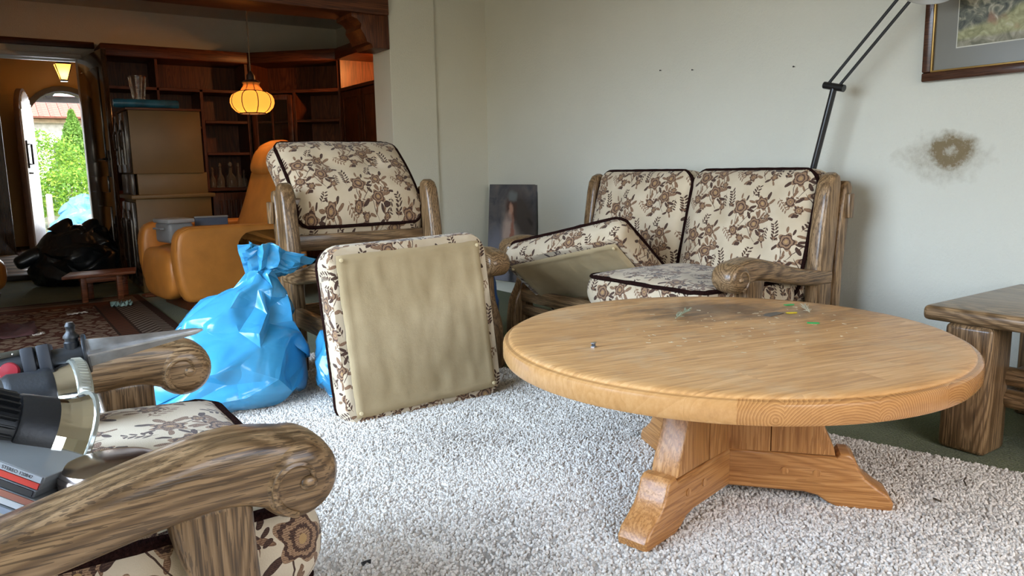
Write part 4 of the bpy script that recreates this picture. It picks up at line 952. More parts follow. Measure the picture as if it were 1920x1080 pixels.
scrap('paper_scrap', 'white torn shred beyond the black spotlight collar', (.42, 4.05, .014), .05, .03, plain('white_paper2', (.62, .60, .57), .7), 9, 'paper', .015, .5)
scrap('paper_scrap', 'small white shreds beside the mauve cloth', (.17, 5.02, .014), .06, .03, plain('white_paper3', (.62, .60, .57), .7), 12, 'paper', .015, .5)

# ------------------------------------------------------------------ pictures
def artmat_landscape():
    m, nt, b = newmat('watercolour_landscape'); setb(b, (.3, .3, .2), .5)
    v = objc(nt); sp = nd(nt, 'ShaderNodeSeparateXYZ', {0: v}); n = nd(nt, 'ShaderNodeTexNoise', {'Vector': v, 'Scale': 26., 'Detail': 6., 'Distortion': 1.5}).outputs[0]; n2 = nd(nt, 'ShaderNodeTexNoise', {'Vector': v, 'Scale': 5., 'Detail': 3.}).outputs[0]
    tree = ramp(nt, n, ((.30, (.02, .025, .02)), (.5, (.13, .13, .09)), (.62, (.30, .27, .19)), (.75, (.5, .48, .38))))
    grass = ramp(nt, n, ((.3, (.16, .16, .06)), (.6, (.36, .34, .17)), (.8, (.5, .47, .32))))
    z = mth(nt, 'ADD', sp.outputs[2], mth(nt, 'MULTIPLY_ADD', n2, .10, mth(nt, 'MULTIPLY', sp.outputs[1], .30)))
    c = mixc(nt, nd(nt, 'ShaderNodeMapRange', {0: z, 1: .185, 2: .205, 3: 0., 4: 1.}).outputs[0], grass, tree)
    z2 = mth(nt, 'ADD', sp.outputs[2], mth(nt, 'MULTIPLY', n2, .05)); c = mixc(nt, nd(nt, 'ShaderNodeMapRange', {0: z2, 1: .045, 2: .06, 3: .7, 4: 0.}).outputs[0], c, ramp(nt, n, ((.35, (.10, .085, .06)), (.7, (.33, .29, .24)))))
    b1 = nd(nt, 'ShaderNodeTexNoise', {'Vector': v, 'Scale': 9.}).outputs[0]; c = mixc(nt, nd(nt, 'ShaderNodeMapRange', {0: b1, 1: .66, 2: .74, 3: 0., 4: .5}).outputs[0], c, (.38, .16, .08))
    nt.links.new(c, b.inputs['Base Color']); return m
pf = empty('framed_landscape', (3.098, 1.615, 1.205), 0, 'framed watercolour landscape with grey mat on the white wall, top right', 'picture')
FW, FH = .86, .68   # extends towards -y
FRM = wood('mahogany_frame', (.025, .009, .005), (.075, .028, .014), (.13, .055, .03), 'Y', rough=.25, coat=.4, bmp=.1); GOLD = plain('gilt_line', (.45, .27, .08), .35, metal=.7)
for c, d in (((-.012, -FW / 2, .0175), (.024, FW, .035)), ((-.012, -FW / 2, FH - .0175), (.024, FW, .035)), ((-.012, -.0175, FH / 2), (.024, .035, FH - .07)), ((-.012, -FW + .0175, FH / 2), (.024, .035, FH - .07))):
    MB().box(c, d, .006).build('frame_rail', FRM, pf)
for c, d in (((-.020, -FW / 2, .037), (.012, FW - .07, .007)), ((-.020, -FW / 2, FH - .037), (.012, FW - .07, .007)), ((-.020, -.038, FH / 2), (.012, .007, FH - .07)), ((-.020, -FW + .038, FH / 2), (.012, .007, FH - .07))):
    MB().box(c, d, .002).build('gilt_slip', GOLD, pf)
MB().box((-.010, -FW / 2, FH / 2), (.006, FW - .06, FH - .06)).build('mat_board', plain('grey_mat', (.17, .155, .12), .4, var=.03, coat=.15), pf)
o = MB().box((0, 0, .22), (.003, .58, .44)).build('painting', artmat_landscape(), pf, loc=(-.0145, -.125 - .29, .118))
MB().box((0, -.0, .22), (.002, .588, .448)).build('mat_bevel', plain('mat_bevel_white', (.65, .62, .52), .6), pf, loc=(-.0135, -.125 - .29, .118))
def artmat_figure():
    m, nt, b = newmat('oil_figure'); setb(b, (.1, .1, .12), .5)
    v = objc(nt); n = nd(nt, 'ShaderNodeTexNoise', {'Vector': v, 'Scale': 9., 'Detail': 4., 'Distortion': 1.}).outputs[0]
    dn = nd(nt, 'ShaderNodeTexNoise', {'Vector': v, 'Scale': 16., 'Detail': 2.}); off = nd(nt, 'ShaderNodeVectorMath', {0: nd(nt, 'ShaderNodeVectorMath', {0: dn.outputs['Color'], 1: (.5, .5, .5)}, operation='SUBTRACT').outputs[0], 'Scale': .05}, operation='SCALE').outputs[0]
    vv = nd(nt, 'ShaderNodeVectorMath', {0: v, 1: off}, operation='ADD').outputs[0]
    c = ramp(nt, n, ((.3, (.040, .042, .050)), (.5, (.085, .080, .088)), (.7, (.14, .115, .11))))
    def bl(c, x, z, rx, rz, col, r=0., soft=.35, k=1.):
        mp = nd(nt, 'ShaderNodeMapping', {'Vector': vv, 'Location': (x, 0, z), 'Rotation': (0, r, 0), 'Scale': (rx, 99, rz)}, vector_type='TEXTURE').outputs[0]
        l = nd(nt, 'ShaderNodeVectorMath', {0: mp}, operation='LENGTH').outputs['Value']
        return mixc(nt, nd(nt, 'ShaderNodeMapRange', {0: l, 1: 1 - soft, 2: 1 + soft, 3: k, 4: 0.}).outputs[0], c, col)
    c = bl(c, -.14, -.22, .16, .24, (.20, .20, .25)); c = bl(c, .02, .0, .11, .25, (.30, .24, .21)); c = bl(c, .11, .13, .10, .20, (.06, .045, .04), -.6)
    c = bl(c, -.01, .16, .055, .10, (.075, .03, .02)); c = bl(c, -.01, .165, .024, .045, (.48, .26, .18)); c = bl(c, -.03, -.02, .06, .14, (.50, .37, .32)); c = bl(c, .01, -.04, .02, .16, (.36, .15, .10)); c = bl(c, .0, .26, .045, .035, (.16, .17, .17)); c = bl(c, .19, .09, .035, .02, (.03, .02, .02), .5); c = bl(c, .02, -.25, .03, .12, (.02, .02, .025))
    nt.links.new(c, b.inputs['Base Color']); return m
pt = empty('leaning_portrait', M=T(3.03, 4.43, 0.10) @ RZ(math.radians(-82)) @ RX(math.radians(-4)), label='unframed canvas of a seated figure leaning in the wall corner behind the sofa', cat='painting')
MB().box((0, 0, .345), (.50, .018, .69), .002).build('canvas_edge', plain('canvas_edge', (.07, .065, .055), .8), pt)
MB().box((0, 0, 0), (.494, .003, .684)).build('painted_face', artmat_figure(), pt, loc=(0, -.0105, .345))

# ------------------------------------------------------------------ floor lamp behind the sofa
fl_ = empty('floor_lamp', (2.96, 2.10, 0), 0, 'black jointed floor lamp rising behind the right end of the sofa', 'lamp')
lb = Vector((2.96, 2.10, 0))
def LP(x, y, z): return Vector((x, y, z)) - lb
MB().lathe([(0, 0), (.115, 0), (.115, .018), (.105, .026), (.02, .030), (0, .030)], 28).build('base', BLKG, fl_)
MB().tube([LP(2.96, 2.10, .02), LP(2.95, 1.999, .833), LP(2.95, 1.907, 1.209)], .0135, 12).build('pole', BLKG, fl_)
MB().tube([LP(2.95, 1.953, 1.222), LP(2.95, 1.862, 1.200)], .015, 12).build('joint', BLKG, fl_)
for a, b_ in ((LP(2.95, 1.935, 1.225), LP(2.95, 1.53, 1.645)), (LP(2.95, 1.885, 1.212), LP(2.95, 1.475, 1.635))): MB().tube([a, b_], .0065, 8).build('arm_rod', BLKG, fl_)
MB().tube([LP(2.95, 1.54, 1.65), LP(2.95, 1.46, 1.63)], .015, 12).build('joint', BLKG, fl_)
lh = MB().lathe([(.03, .10), (.05, .085), (.075, .03), (.095, .0), (.091, .0), (.072, .028), (.046, .08), (.03, .09)], 28, M=T(*LP(2.86, 1.495, 1.486)) @ RY(.25) @ Matrix.Scale(.85, 4), cap=False).build('lamp_head', plain('pale_grey_enamel', (.50, .49, .46), .35), fl_)
MB().tube([LP(2.95, 1.50, 1.64), LP(2.90, 1.50, 1.62), LP(2.88, 1.50, 1.58)], .012, 8).build('head_neck', BLKG, fl_)
# ------------------------------------------------------------------ spotlights, discs and bowl on the near armchair
sa = empty('spike_spotlight', (.06, 1.56, .44), 0, 'black garden spotlight with steel ground spike lying across the far armrest', 'lamp', 'garden spotlights')
so_ = Vector((.06, 1.56, .44))
def SP(*p): return Vector(p) - so_
c0, tip = SP(.125, 1.575, .577), SP(.325, 1.548, .599); ax = (tip - c0).normalized()
# spike: cross-shaped blade tapering to a point
u1 = ax.cross(Vector((0, 0, 1))).normalized(); u2 = u1.cross(ax)
mb = MB()
for a, b_ in ((u1, u2), (u2, u1)):
    L_ = (tip - c0).length; v = []
    for s in (-1, 1):
        for t, wv in ((0, .026), (.93, .006), (1, .0015)):
            v.append((c0 + ax * L_ * t + a * wv, c0 + ax * L_ * t - a * wv, b_ * .0016 * s))
    q = [mb.bm.verts.new(p + o_) for (p, _, o_) in v] + [mb.bm.verts.new(p + o_) for (_, p, o_) in v]
    A, B = q[:6], q[6:]
    for i in range(2):
        mb.bm.faces.new((A[i], A[i + 1], B[i + 1], B[i])); mb.bm.faces.new((A[3 + i + 1], A[3 + i], B[3 + i], B[3 + i + 1])); mb.bm.faces.new((A[i + 1], A[i], A[3 + i], A[4 + i])); mb.bm.faces.new((B[i], B[i + 1], B[4 + i], B[3 + i]))
    mb.bm.faces.new((A[2], A[5], B[5], B[2]))
mb.build('ground_spike', STEEL, sa, smooth=20)
Mc = fr_dir(c0, ax)
MB().lathe([(0, -.003), (.036, -.003), (.037, 0), (.036, .003), (0, .004)], 28, M=Mc).build('collar', BLK, sa)
MB().lathe([(.019, -.075), (.019, -.003)], 20, M=Mc).build('stem', BLK, sa)
kn = MB().lathe([(.013, 0), (.013, .026), (.011, .028), (.011, .034), (.0135, .034), (.0135, .038), (.009, .044), (.0075, .046), (.0075, .054), (.009, .056), (.006, .063), (0, .063)], 16, M=fr_dir(c0 - ax * .022, (0, .02, 1))).build('terminal_knob', BLK, sa)
for k in range(2): MB().box((0, 0, 0), (.056, .062, .021), .0035, M=fr_dir(c0 - ax * (.064 + .0245 * k), ax, (0.1, .2, 1))).build('clamp_block', plain('dark_grey_plastic', (.026, .028, .034), .5, var=.1), sa)
end = c0 - ax * .134
MB().tube([c0 - ax * .075, c0 - ax * .10, end], [.019, .021, .020], 16).build('handle_tube', BLK, sa)
for s in (-1, 1):
    br = MB().box((0, 0, 0), (.003, .011, .12), .001, M=fr_dir(c0 - ax * .128 + Vector((0, 0, .026 * s)), ax)).build('bracket', plain('olive_steel', (.16, .16, .13), .35, metal=.8), sa)
    for k in range(5): MB().sphere(c0 - ax * (.095 + .02 * k) + Vector((0, -.006, .026 * s)), (.004, .004, .004), 6).build('rivet', CHROME, br)
REDP = plain('red_knob', (.36, .025, .035), .3, var=.1)
kb = MB().lathe([(0, 0), (.016, 0), (.0165, .006), (.014, .010), (0, .011)], 22, M=fr_dir(end + Vector((.012, -.022, 0)), (-.25, -.9, .35))).build('red_knob', REDP, sa)
MB().lathe([(0, -.012), (.020, -.012), (.020, .002), (0, .003)], 22, M=fr_dir(end + Vector((.012, -.020, 0)), (-.25, -.9, .35))).build('knob_seat', BLK, sa)
MB().tube([end + Vector((.012, -.012, -.01)), end + Vector((-.01, -.03, -.045)), end + Vector((-.04, -.05, -.09))], .017, 12).build('yoke_arm', BLK, sa)
# drum of this lamp under the clamp: black housing, chrome bowl, ribbed lens ring
dr_ = Vector((.985, .15, -.06)).normalized(); Md = fr_dir(SP(.042, 1.535, .518), dr_)
MB().lathe([(0, -.055), (.040, -.055), (.047, -.045), (.047, .0), (.050, .004), (.050, .018), (.046, .020)], 30, M=Md).build('housing', BLK, sa)
MB().lathe([(.046, .018), (.048, .028), (.054, .045), (.056, .05)], 30, M=Md, cap=False).build('reflector', CHROME, sa)
ring = MB().lathe([(.056, .048), (.060, .050), (.061, .056), (.061, .068), (.059, .073), (.050, .076), (0, .078)], 36, M=Md).build('lens_ring', plain('lens_metal', (.45, .45, .38), .25, metal=.6), sa)
mb = MB()
for k in range(60):
    a = 2 * PI * k / 60; mb.tube([Vector((.0615 * math.cos(a), .0615 * math.sin(a), .055)), Vector((.0615 * math.cos(a + .06), .0615 * math.sin(a + .06), .069))], .0011, 4, M=Md)
r_ = mb.build('knurling', plain('lens_knurl', (.6, .6, .52), .25, metal=.6), sa); r_['kind'] = 'stuff'
MB().tube([SP(.03, 1.56, .50), SP(-.02, 1.58, .47), SP(-.06, 1.57, .452)], .014, 10).build('support_leg', BLK, sa)

sb = empty('finned_spotlight', (.02, 1.31, .44), 0, 'black finned spotlight with flared chrome reflector lying on the floral seat', 'lamp', 'garden spotlights')
sb_o = Vector((.02, 1.31, .44)); ax = Vector((.86, .16, -.46)).normalized(); rim_c = Vector((.060, 1.268, .512)) - sb_o; bk_c = rim_c - ax * .135 * 1.24; Ml = fr_dir(bk_c, ax) @ Matrix.Scale(1.24, 4); LL = .135
MB().lathe([(0, 0), (.034, 0), (.036, .004), (.036, LL * .52), (.041, LL * .52), (.043, LL * .55), (.047, LL * .78), (.0475, LL * .80), (.044, LL * .80)], 40, M=Ml).build('housing', BLK, sb)
for k in range(26):
    a = 2 * PI * k / 26
    MB().box((.038, 0, LL * .25), (.010, .0028, LL * .50), .0008, 1, M=Ml @ RZ(a)).build('cooling_fin', BLK, sb)
mb = MB(); n = 24; rows = []
for r, z in ((.0455, LL * .79), (.048, LL * .88), (.053, LL * .96), (.0595, LL * 1.03)):
    rows.append([(r * math.cos(2 * PI * k / n), r * math.sin(2 * PI * k / n), z) for k in range(n)])
mb.grid(rows, closed_v=True, M=Ml); mb.build('reflector', plain('facet_chrome', (.72, .70, .62), .06, metal=1., var=.02), sb, smooth=4)
MB().lathe([(.0595, LL * 1.03), (.0635, LL * 1.035), (.064, LL * 1.06), (.0615, LL * 1.075), (.056, LL * 1.08), (0, LL * 1.082)], 40, M=Ml).build('lens_rim', plain('rim_glass', (.42, .42, .36), .12, metal=.55), sb)
MB().tube([Ml @ Vector((.0, -.046, LL * .66)), Ml @ Vector((0, -.06, LL * .5)), Vector((-.08, .12, .10))], .008, 8).build('yoke', BLK, sb)
# upturned steel bowl
bo = empty('steel_bowl', (.103, 1.128, .466), 0, 'polished steel bowl upside down behind the nearest armrest', 'bowl')
MB().lathe([(.066, 0), (.068, .003), (.065, .008), (.063, .040), (.058, .048), (.045, .051), (0, .052)], 48).build('bowl_shell', plain('polished_steel', (.50, .42, .38), .18, metal=1., var=.03), bo, smooth=45)
MB().tube([(.067 * math.cos(2 * PI * k / 40), .067 * math.sin(2 * PI * k / 40), .003) for k in range(40)], .002, 6, closed=True).build('rolled_edge', STEEL, bo)
# compact discs in a slumped stack
d_s = Vector((.063, -.049, -.031)).normalized(); d_u = Vector((.104, .118, .988)); d_u = (d_u - d_s * d_u.dot(d_s)).normalized(); d_d = d_u.cross(d_s); d_d = -d_d if d_d.y < 0 else d_d
cols = [('grey', (.34, .35, .36)), ('red', (.55, .035, .02)), ('black', (.012, .012, .014)), ('copper', (.30, .10, .06)), ('white', (.55, .54, .52)), ('silver', (.30, .32, .36))]
lab_ = ['pale grey disc spine with small print, topmost of the slumped stack', 'bright red disc spine, second from the top of the slumped stack', 'black disc spine directly under the red one', 'coppery disc spine between the black and the white ones', 'white disc spine, second from the bottom of the stack', 'silver disc spine at the bottom of the slumped stack']
CLR = plain('clear_case', (.30, .32, .33), .12, var=.05, coat=.5)
Q0 = Vector((.0265, 1.100, .5215))   # right front upper corner of the topmost case
for k, (cn, cc_) in enumerate(cols):
    org = Q0 - d_s * (.071 + .003 * ((k * 7) % 3)) - d_u * (.0055 + .0108 * k) + d_d * (.002 * ((k * 5) % 3))
    root = empty('compact_disc', M=frame(org, d_s, d_d, d_u), label=lab_[k], cat='disc case', group='discs in the stack')
    MB().box((0, .0625, 0), (.142, .122, .0092), .0008, 1).build('case', CLR, root)
    MB().box((0, -.0002, 0), (.137, .002, .0080), 0).build('spine', plain('spine_' + cn, cc_, .35, var=.05), root)
    if k == 0:
        tcu = bpy.data.curves.new('spine_print', 'FONT'); tcu.body = 'STEREO 120847'; tcu.size = .0062; tcu.align_x = 'CENTER'; tcu.extrude = .0001
        to = bpy.data.objects.new('tmp', tcu); COL.objects.link(to); dg = bpy.context.evaluated_depsgraph_get(); me = bpy.data.meshes.new_from_object(to.evaluated_get(dg)); bpy.data.objects.remove(to)
        me.materials.append(plain('print_black', (.02, .02, .02), .6)); po = bpy.data.objects.new('spine_print', me); COL.objects.link(po); po.parent = root; po.matrix_local = T(.036, -.0015, -.002) @ RX(PI / 2)
bx_ = empty('disc_tray', M=frame((-.022, 1.088, .446), Vector((.88, -.47, 0)), Vector((.47, .88, 0)), (0, 0, 1)), label='black tray with a blue clip in front of the stacked discs', cat='tray')
MB().box((0, 0, .018), (.20, .012, .036), .003).build('tray_wall', BLK, bx_); MB().box((.02, -.002, .036), (.028, .020, .014), .004).build('blue_clip', plain('blue_plastic', (.01, .045, .22), .35), bx_); MB().box((-.05, -.008, .006), (.10, .012, .010), .003).build('blue_strip', plain('blue_plastic_b', (.01, .045, .22), .35), bx_)
# ------------------------------------------------------------------ bits on the round table
TZ = .4535
def sprig(name, label, p, L, n, mat, seed, rz):
    rnd = random.Random(seed); root = empty(name, (p[0], p[1], TZ), rz, label, 'sprig')
    MB().tube([(0, 0, .003), (L * .5, .004, .008), (L, 0, .014)], [.0016, .0014, .001], 5).build('stem', mat, root)
    mb = MB()
    for k in range(n):
        t = rnd.uniform(.1, 1); a = rnd.uniform(-1.3, 1.3); e = rnd.uniform(.0, 1.0); l = rnd.uniform(.010, .020)
        p0 = Vector((L * t, 0, .004 + .01 * t)); d = Vector((math.cos(a), math.sin(a), e)).normalized(); mb.tube([p0, p0 + d * l * .6, p0 + d * l], [.0006, .0011, .0003], 4)
    o = mb.build('needles', mat, root); o['kind'] = 'stuff'; return root
GRN = plain('sage_green', (.26, .27, .17), .8)
sprig('green_sprig', 'dry grey-green sprig lying near the middle of the round table', (1.635, 1.535), .075, 70, GRN, 1, .25)
sprig('dried_floret', 'small dried floret beside the coloured tabs on the round table', (2.01, 1.345), .028, 40, plain('dry_straw', (.42, .36, .24), .8), 2, 1.2)
for nm, lab, p, c, rz in (('plastic_tab', 'green plastic tab at the back of the round table', (2.076, 1.464), (.02, .42, .10), .3), ('plastic_tab', 'yellow plastic tab between the two green ones', (1.968, 1.378), (.75, .55, .01), .2), ('plastic_tab', 'green plastic tab nearest the table edge side, right of the yellow one', (1.885, 1.25), (.02, .42, .10), -.3)):
    mb = MB(); mb.prism([(-.016, -.007), (.013, -.007), (.017, -.003), (.017, .003), (.013, .007), (-.016, .007)], 0, .0022, 'XY', .0006, 1); o = mb.build(nm, plain('tab_' + lab[:6], c, .4, var=.05), loc=(p[0], p[1], TZ + .0002), rot=(0, 0, rz - .6)); tag(o, lab, 'tab', 'plastic tabs')
cl = empty('metal_clip', (1.217, 1.417, TZ), .4, 'tiny metal clip at the left of the round table top', 'clip')
MB().box((0, 0, .0015), (.013, .010, .003), .0005, 1).build('clip_base', STEEL, cl); MB().box((0, 0, .011), (.013, .010, .002), .0005, 1).build('clip_top', STEEL, cl); MB().box((0, 0, .0063), (.004, .009, .008), 0).build('clip_web', BLK, cl)
mb = MB(); rnd = random.Random(11)
for k in range(75):
    a = rnd.uniform(0, 6.28); r = .5 * math.sqrt(rnd.random()); x, y = 1.70 + r * math.cos(a) * .75, 1.36 + r * math.sin(a) * .55; L_ = rnd.uniform(.003, .014); b_ = rnd.uniform(0, 3.14)
    mb.box((0, 0, 0), (L_, rnd.uniform(.0008, .002), .0008), 0, M=T(x, y, TZ + .0006) @ RZ(b_))
o = mb.build('straw_crumbs', plain('pale_straw', (.62, .52, .33), .8)); tag(o, 'scattered pale straw crumbs on the round table top', 'crumbs', kind='stuff')
mb = MB(); mb.prism([(-.03, -.012), (.045, -.018), (.05, .008), (.0, .02), (-.028, .012)], 0, .0008, 'XY'); o = mb.build('paper_scrap', plain('dark_grey_film', (.10, .085, .075), .4), loc=(1.90, 1.40, TZ + .0003), rot=(0, 0, .2)); tag(o, 'thin dark grey scrap lying on the worn patch of the round table', 'paper')
# bits on the pile rug
o = MB().tube([(0, 0, .004), (.012, .002, .006), (.02, .0, .004)], [.005, .0025, .0055], 8).build('black_plug', BLK, loc=(.613, 1.508, .024)); tag(o, 'tiny black plug on the pale rug in front', 'plug')
TWG = plain('dark_twig', (.07, .05, .03), .8)
o = MB().tube([(-.03, 0, .003), (0, .004, .005), (.03, -.003, .003)], .0022, 5).build('dry_twig', TWG, loc=(2.139, .93, .024), rot=(0, 0, .5)); tag(o, 'dark dry twig on the rug near the side table leg', 'twig')
o = MB().tube([(-.01, 0, .003), (.0, .004, .006), (.012, -.003, .003)], .0026, 5).build('dry_twig', TWG, loc=(1.958, .915, .024), rot=(0, 0, 1.5)); tag(o, 'short dark chip on the rug right of the table foot', 'twig')
# nail holes and nail on the sofa wall
for k, (y, z, lab) in enumerate(((3.043, 1.412, 'leftmost small nail stub in the wall above the sofa'), (2.814, 1.389, 'middle small nail stub in the wall above the sofa'), (2.207, 1.335, 'rightmost small nail stub in the wall, left of the floor lamp'))):
    o = MB().tube([(0, 0, 0), (-.010, 0, 0), (-.011, 0, 0), (-.013, 0, 0)], [.0015, .0015, .004, .0035], 8).build('wall_nail', BLKG, loc=(3.101, y, z)); tag(o, lab, 'nail', 'wall nails')
# leather edge of a pouf at the left border, hall wardrobe
po_ = empty('leather_pouf', (-.14, 6.95, 0), 0, 'round brown leather pouf cut off by the left picture edge', 'pouf')
pillow((0, 0, .18), (.44, .44, .30), 2.8).build('pouf_body', LEA, po_, smooth=80); MB().lathe([(0, 0), (.16, 0), (.17, .03), (0, .035)], 24).build('pouf_base', redw['X'], po_)
wr = empty('hall_wardrobe', (-.10, 11.15, -.005), 0, 'dark open wardrobe on the left of the hall', 'wardrobe')
for c, d in (((-.30, .0, .98), (.04, .9, 1.96)), ((.03, .43, .98), (.62, .04, 1.96)), ((.03, -.43, .98), (.62, .04, 1.96)), ((.03, 0, 1.95), (.66, .9, .04)), ((.03, 0, .06), (.62, .84, .04)), ((.03, 0, 1.50), (.60, .82, .025))): MB().box(c, d, .004).build('board', DARKW, wr)
for k in range(5):
    mb = MB(); rows = []
    for i in range(12):
        t = i / 11; rows.append([(.05 + (.05 + .13 * min(1, t * 2.5)) * math.cos(2 * PI * q / 18) * (1 + .15 * math.sin(q * 3 + k)), -.32 + .15 * k + (.035 + .01 * math.sin(k)) * math.sin(2 * PI * q / 18), 1.44 - t * (.75 + .1 * math.sin(k * 2))) for q in range(18)])
    mb.grid(rows, closed_v=True); mb.build('coat', plain('coat_%d' % k, ((.02, .018, .016), (.035, .022, .015), (.015, .016, .02), (.03, .02, .02), (.02, .02, .014))[k], .9), wr)

# ------------------------------------------------------------------ outdoors beyond the front door
GZ = -.16
o = wbox('ground_outside', (-25, 12.2, GZ - .1), (30, 60, GZ), plain('garden_soil', (.20, .21, .12), .95, var=.3)); 
wbox('ground_path', (-1.5, 12.2, GZ - .02), (3.2, 16.2, GZ + .02), plain('pale_paving', (.62, .60, .58), .8))
MB_ = MB().box((.99, 12.45, -.06), (1.6, .5, .12), .01); struct('ground_step', MB_, plain('step_stone', (.55, .54, .53), .7))
def leaves(center_fn, n, size, seed, name, mats, root):
    rnd = random.Random(seed); parts = [[] for _ in mats]
    for k in range(n):
        p, nn_ = center_fn(rnd); parts[rnd.randrange(len(mats))].append((p, nn_))
    for m, lst in zip(mats, parts):
        V = np.zeros((len(lst) * 4, 3)); F = []
        for i, (p, nn_) in enumerate(lst):
            a = Vector((rnd.gauss(0, 1), rnd.gauss(0, 1), rnd.gauss(0, 1))); a = (a + Vector(nn_) * .6).normalized(); t = a.cross(Vector((rnd.gauss(0, 1), rnd.gauss(0, 1), rnd.gauss(0, 1)))).normalized(); b_ = a.cross(t); s = size * rnd.uniform(.6, 1.3)
            V[i * 4] = p + t * s; V[i * 4 + 1] = p + b_ * s * .45; V[i * 4 + 2] = p - t * s; V[i * 4 + 3] = p - b_ * s * .45; F.append((i * 4, i * 4 + 1, i * 4 + 2, i * 4 + 3))
        me = bpy.data.meshes.new(name); me.from_pydata(V.tolist(), [], F); me.materials.append(m); o = bpy.data.objects.new(name, me); COL.objects.link(o); o.parent = root; o['kind'] = 'stuff'
def leafmat(name, c):
    m, nt, b = newmat(name); setb(b, c, .6); tr = nd(nt, 'ShaderNodeBsdfTranslucent', {'Color': (c[0] * 1.3, c[1] * 1.3, c[2], 1)}); mx = nd(nt, 'ShaderNodeMixShader', {0: .4, 1: b.outputs[0], 2: tr.outputs[0]})
    out = [n for n in nt.nodes if n.type == 'OUTPUT_MATERIAL'][0]; nt.links.new(mx.outputs[0], out.inputs[0]); return m
LG = [leafmat('leaf_bright', (.20, .38, .04)), leafmat('leaf_mid', (.12, .27, .035)), leafmat('leaf_yellow', (.30, .42, .06))]; LC = [leafmat('conifer_a', (.13, .27, .045)), leafmat('conifer_b', (.20, .36, .07))]
TRK = plain('bark', (.10, .07, .045), .9)
def shell(rx, ry, rz, cz):
    def f(r):
        a, b_ = r.uniform(0, 6.28), math.acos(r.uniform(-.2, 1)); d = Vector((math.cos(a) * math.sin(b_), math.sin(a) * math.sin(b_), math.cos(b_))); k = r.uniform(.72, 1.05) * (1 + .22 * mnoise.noise(d * 3.1)); return Vector((d.x * rx * k, d.y * ry * k, cz + d.z * rz * k)), d
    return f
for x, y, rx, ry, rz, cz, lab in ((-.2, 17.4, .95, .6, .85, .35, 'bright green hedge bush at the left of the doorway view'), (1.55, 18.9, 1.0, .6, .8, .40, 'yellow-green hedge bush in the middle of the doorway view'), (3.3, 17.4, .95, .6, .8, .4, 'bright hedge bush at the right of the doorway view, behind the blue sacks'), (1.1, 22.0, 1.2, .9, 1.0, 1.1, 'taller loose shrub behind the hedge, left of the conifer')):
    h = empty('hedge_bush', (x, y, GZ), 0, lab, 'bush', 'garden bushes'); leaves(shell(rx, ry, rz, cz), 4200, .045, int(x * 10) + 3, 'foliage', LG, h)
    MB().tube([(0, 0, 0), (.03, 0, cz * .6), (0, .02, cz + rz * .5)], [.05, .04, .015], 7).build('stem', TRK, h)
cn = empty('conifer', (2.15, 24.0, GZ), 0, 'pointed light green conifer beyond the hedge', 'tree')
def cone(r):
    t = r.random() ** .75; a = r.uniform(0, 6.28); rad = (1 - t) * .85 * r.uniform(.6, 1.08) * (1 + .18 * math.sin(a * 5 + t * 30)) + .03; return Vector((math.cos(a) * rad, math.sin(a) * rad, .2 + t * 2.62)), Vector((math.cos(a), math.sin(a), .4))
leaves(cone, 9000, .05, 4, 'foliage', LC, cn); MB().tube([(0, 0, 0), (0, 0, 2.9)], [.08, .015], 7).build('trunk', TRK, cn)
fp = MB().tube([(0, 0, 0), (.01, 0, .7), (.02, 0, .74)], [.06, .055, .05], 8).build('fence_post', plain('grey_post', (.42, .38, .34), .9, var=.2), loc=(.99, 16.9, GZ)); tag(fp, 'weathered grey wooden post in front of the hedge', 'post')
LBL = filmmat('pale_blue_film', (.16, .45, .66), (.24, .55, .74), .3)
bag('garden_sack', 'light blue sack heaped on the path outside, behind the black sack', (1.42, 16.0, GZ + .02), [(.0, .2, .2, 0, 0), (.01, .30, .3, 0, 0), (.15, .38, .34, 0, 0), (.38, .36, .3, 0, 0), (.55, .26, .22, .03, 0), (.66, .12, .1, .05, 0), (.72, .04, .04, .06, 0)], LBL, 12, jit=.05, na=16, nv=10)
bag('garden_sack', 'second light blue sack outside, set lower and to the left', (1.05, 15.4, GZ + .02), [(.0, .1, .1, 0, 0), (.01, .16, .15, 0, 0), (.10, .20, .18, 0, 0), (.22, .15, .14, 0, 0), (.30, .05, .05, .02, 0)], LBL, 14, jit=.04, na=14, nv=8)
hs_ = empty('neighbour_house', (2.2, 32.0, GZ + .38), 0, 'pale neighbouring house with red tiled roof seen through the doorway', 'house')
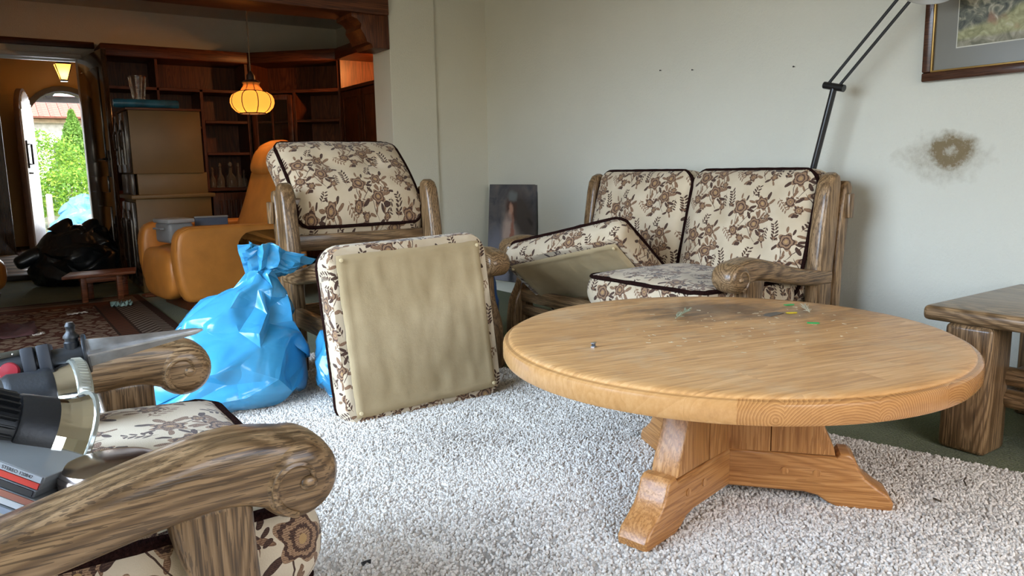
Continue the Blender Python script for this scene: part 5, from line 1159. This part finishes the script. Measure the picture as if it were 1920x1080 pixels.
MB().box((0, 2.0, 1.35), (9, 3.0, 2.7)).build('house_wall', plain('house_white', (.66, .65, .62), .8), hs_); RFM = plain('roof_tile_red', (.36, .15, .11), .8, var=.2)
mb = MB(); mb.prism([(-.25, 2.75), (2.0, 3.65), (4.2, 2.75)], -4.9, 4.9, 'YZ'); rf = mb.build('roof', RFM, hs_)
for k in range(9):
    for j in range(28):
        if k == 0 and j == 0: t0_ = MB().box((0, 0, 0), (.33, .30, .03), .008, 1).build('roof_tile', RFM, rf, loc=(-4.6, -.1, 2.84), rot=(math.radians(21.8), 0, 0)); continue
        t = t0_.copy(); COL.objects.link(t); t.parent = rf; t.location = (-4.6 + .34 * j, -.1 + .25 * k, 2.84 + .1 * k)
MB().box((0, .3, 2.66), (9.8, .1, .14), .02).build('eaves_board', plain('eaves_tan', (.55, .45, .34), .7), hs_)
for x in (-2.6, .4, 2.4):
    f = MB().box((x, .48, 1.45), (.9, .06, 1.1), .01).build('window_frame', WHITEP, hs_); MB().box((x, .44, 1.45), (.74, .02, .94)).build('pane', plain('dark_pane', (.05, .06, .07), .1), f)
# porch canopy over the step
pc = empty('porch_canopy', (.99, 12.2, 0), 0, 'dark timber porch canopy with pale edge above the front door', 'canopy')
PW = plain('porch_timber', (.085, .06, .05), .8)
MB().box((0, 1.05, 2.26), (3.6, 2.1, .05), .004).build('canopy_deck', PW, pc); MB().box((0, 2.12, 2.115), (3.6, .06, .10), .006).build('fascia', plain('fascia_grey', (.50, .50, .52), .5), pc)
for k in range(5): MB().box((-1.5 + .75 * k, 1.05, 2.19), (.08, 2.0, .10), .004).build('rafter', PW, pc)
for x in (-1.7, 1.7): MB().box((x, 2.0, 1.02), (.1, .1, 2.36), .008).build('canopy_post', PW, pc)

bag('rubbish_sack', 'narrow blue sack wedged between the floral armchair and the sofa', (1.985, 3.16, .014), [(.002, .04, .04, 0, 0), (.006, .07, .07, 0, 0), (.15, .085, .085, 0, 0), (.32, .075, .07, 0, 0), (.40, .05, .05, 0, 0), (.43, .015, .015, 0, 0)], filmmat('deep_blue_film', (.02, .07, .20), (.03, .10, .26), .4), 21, na=12, nv=9, jit=.015)
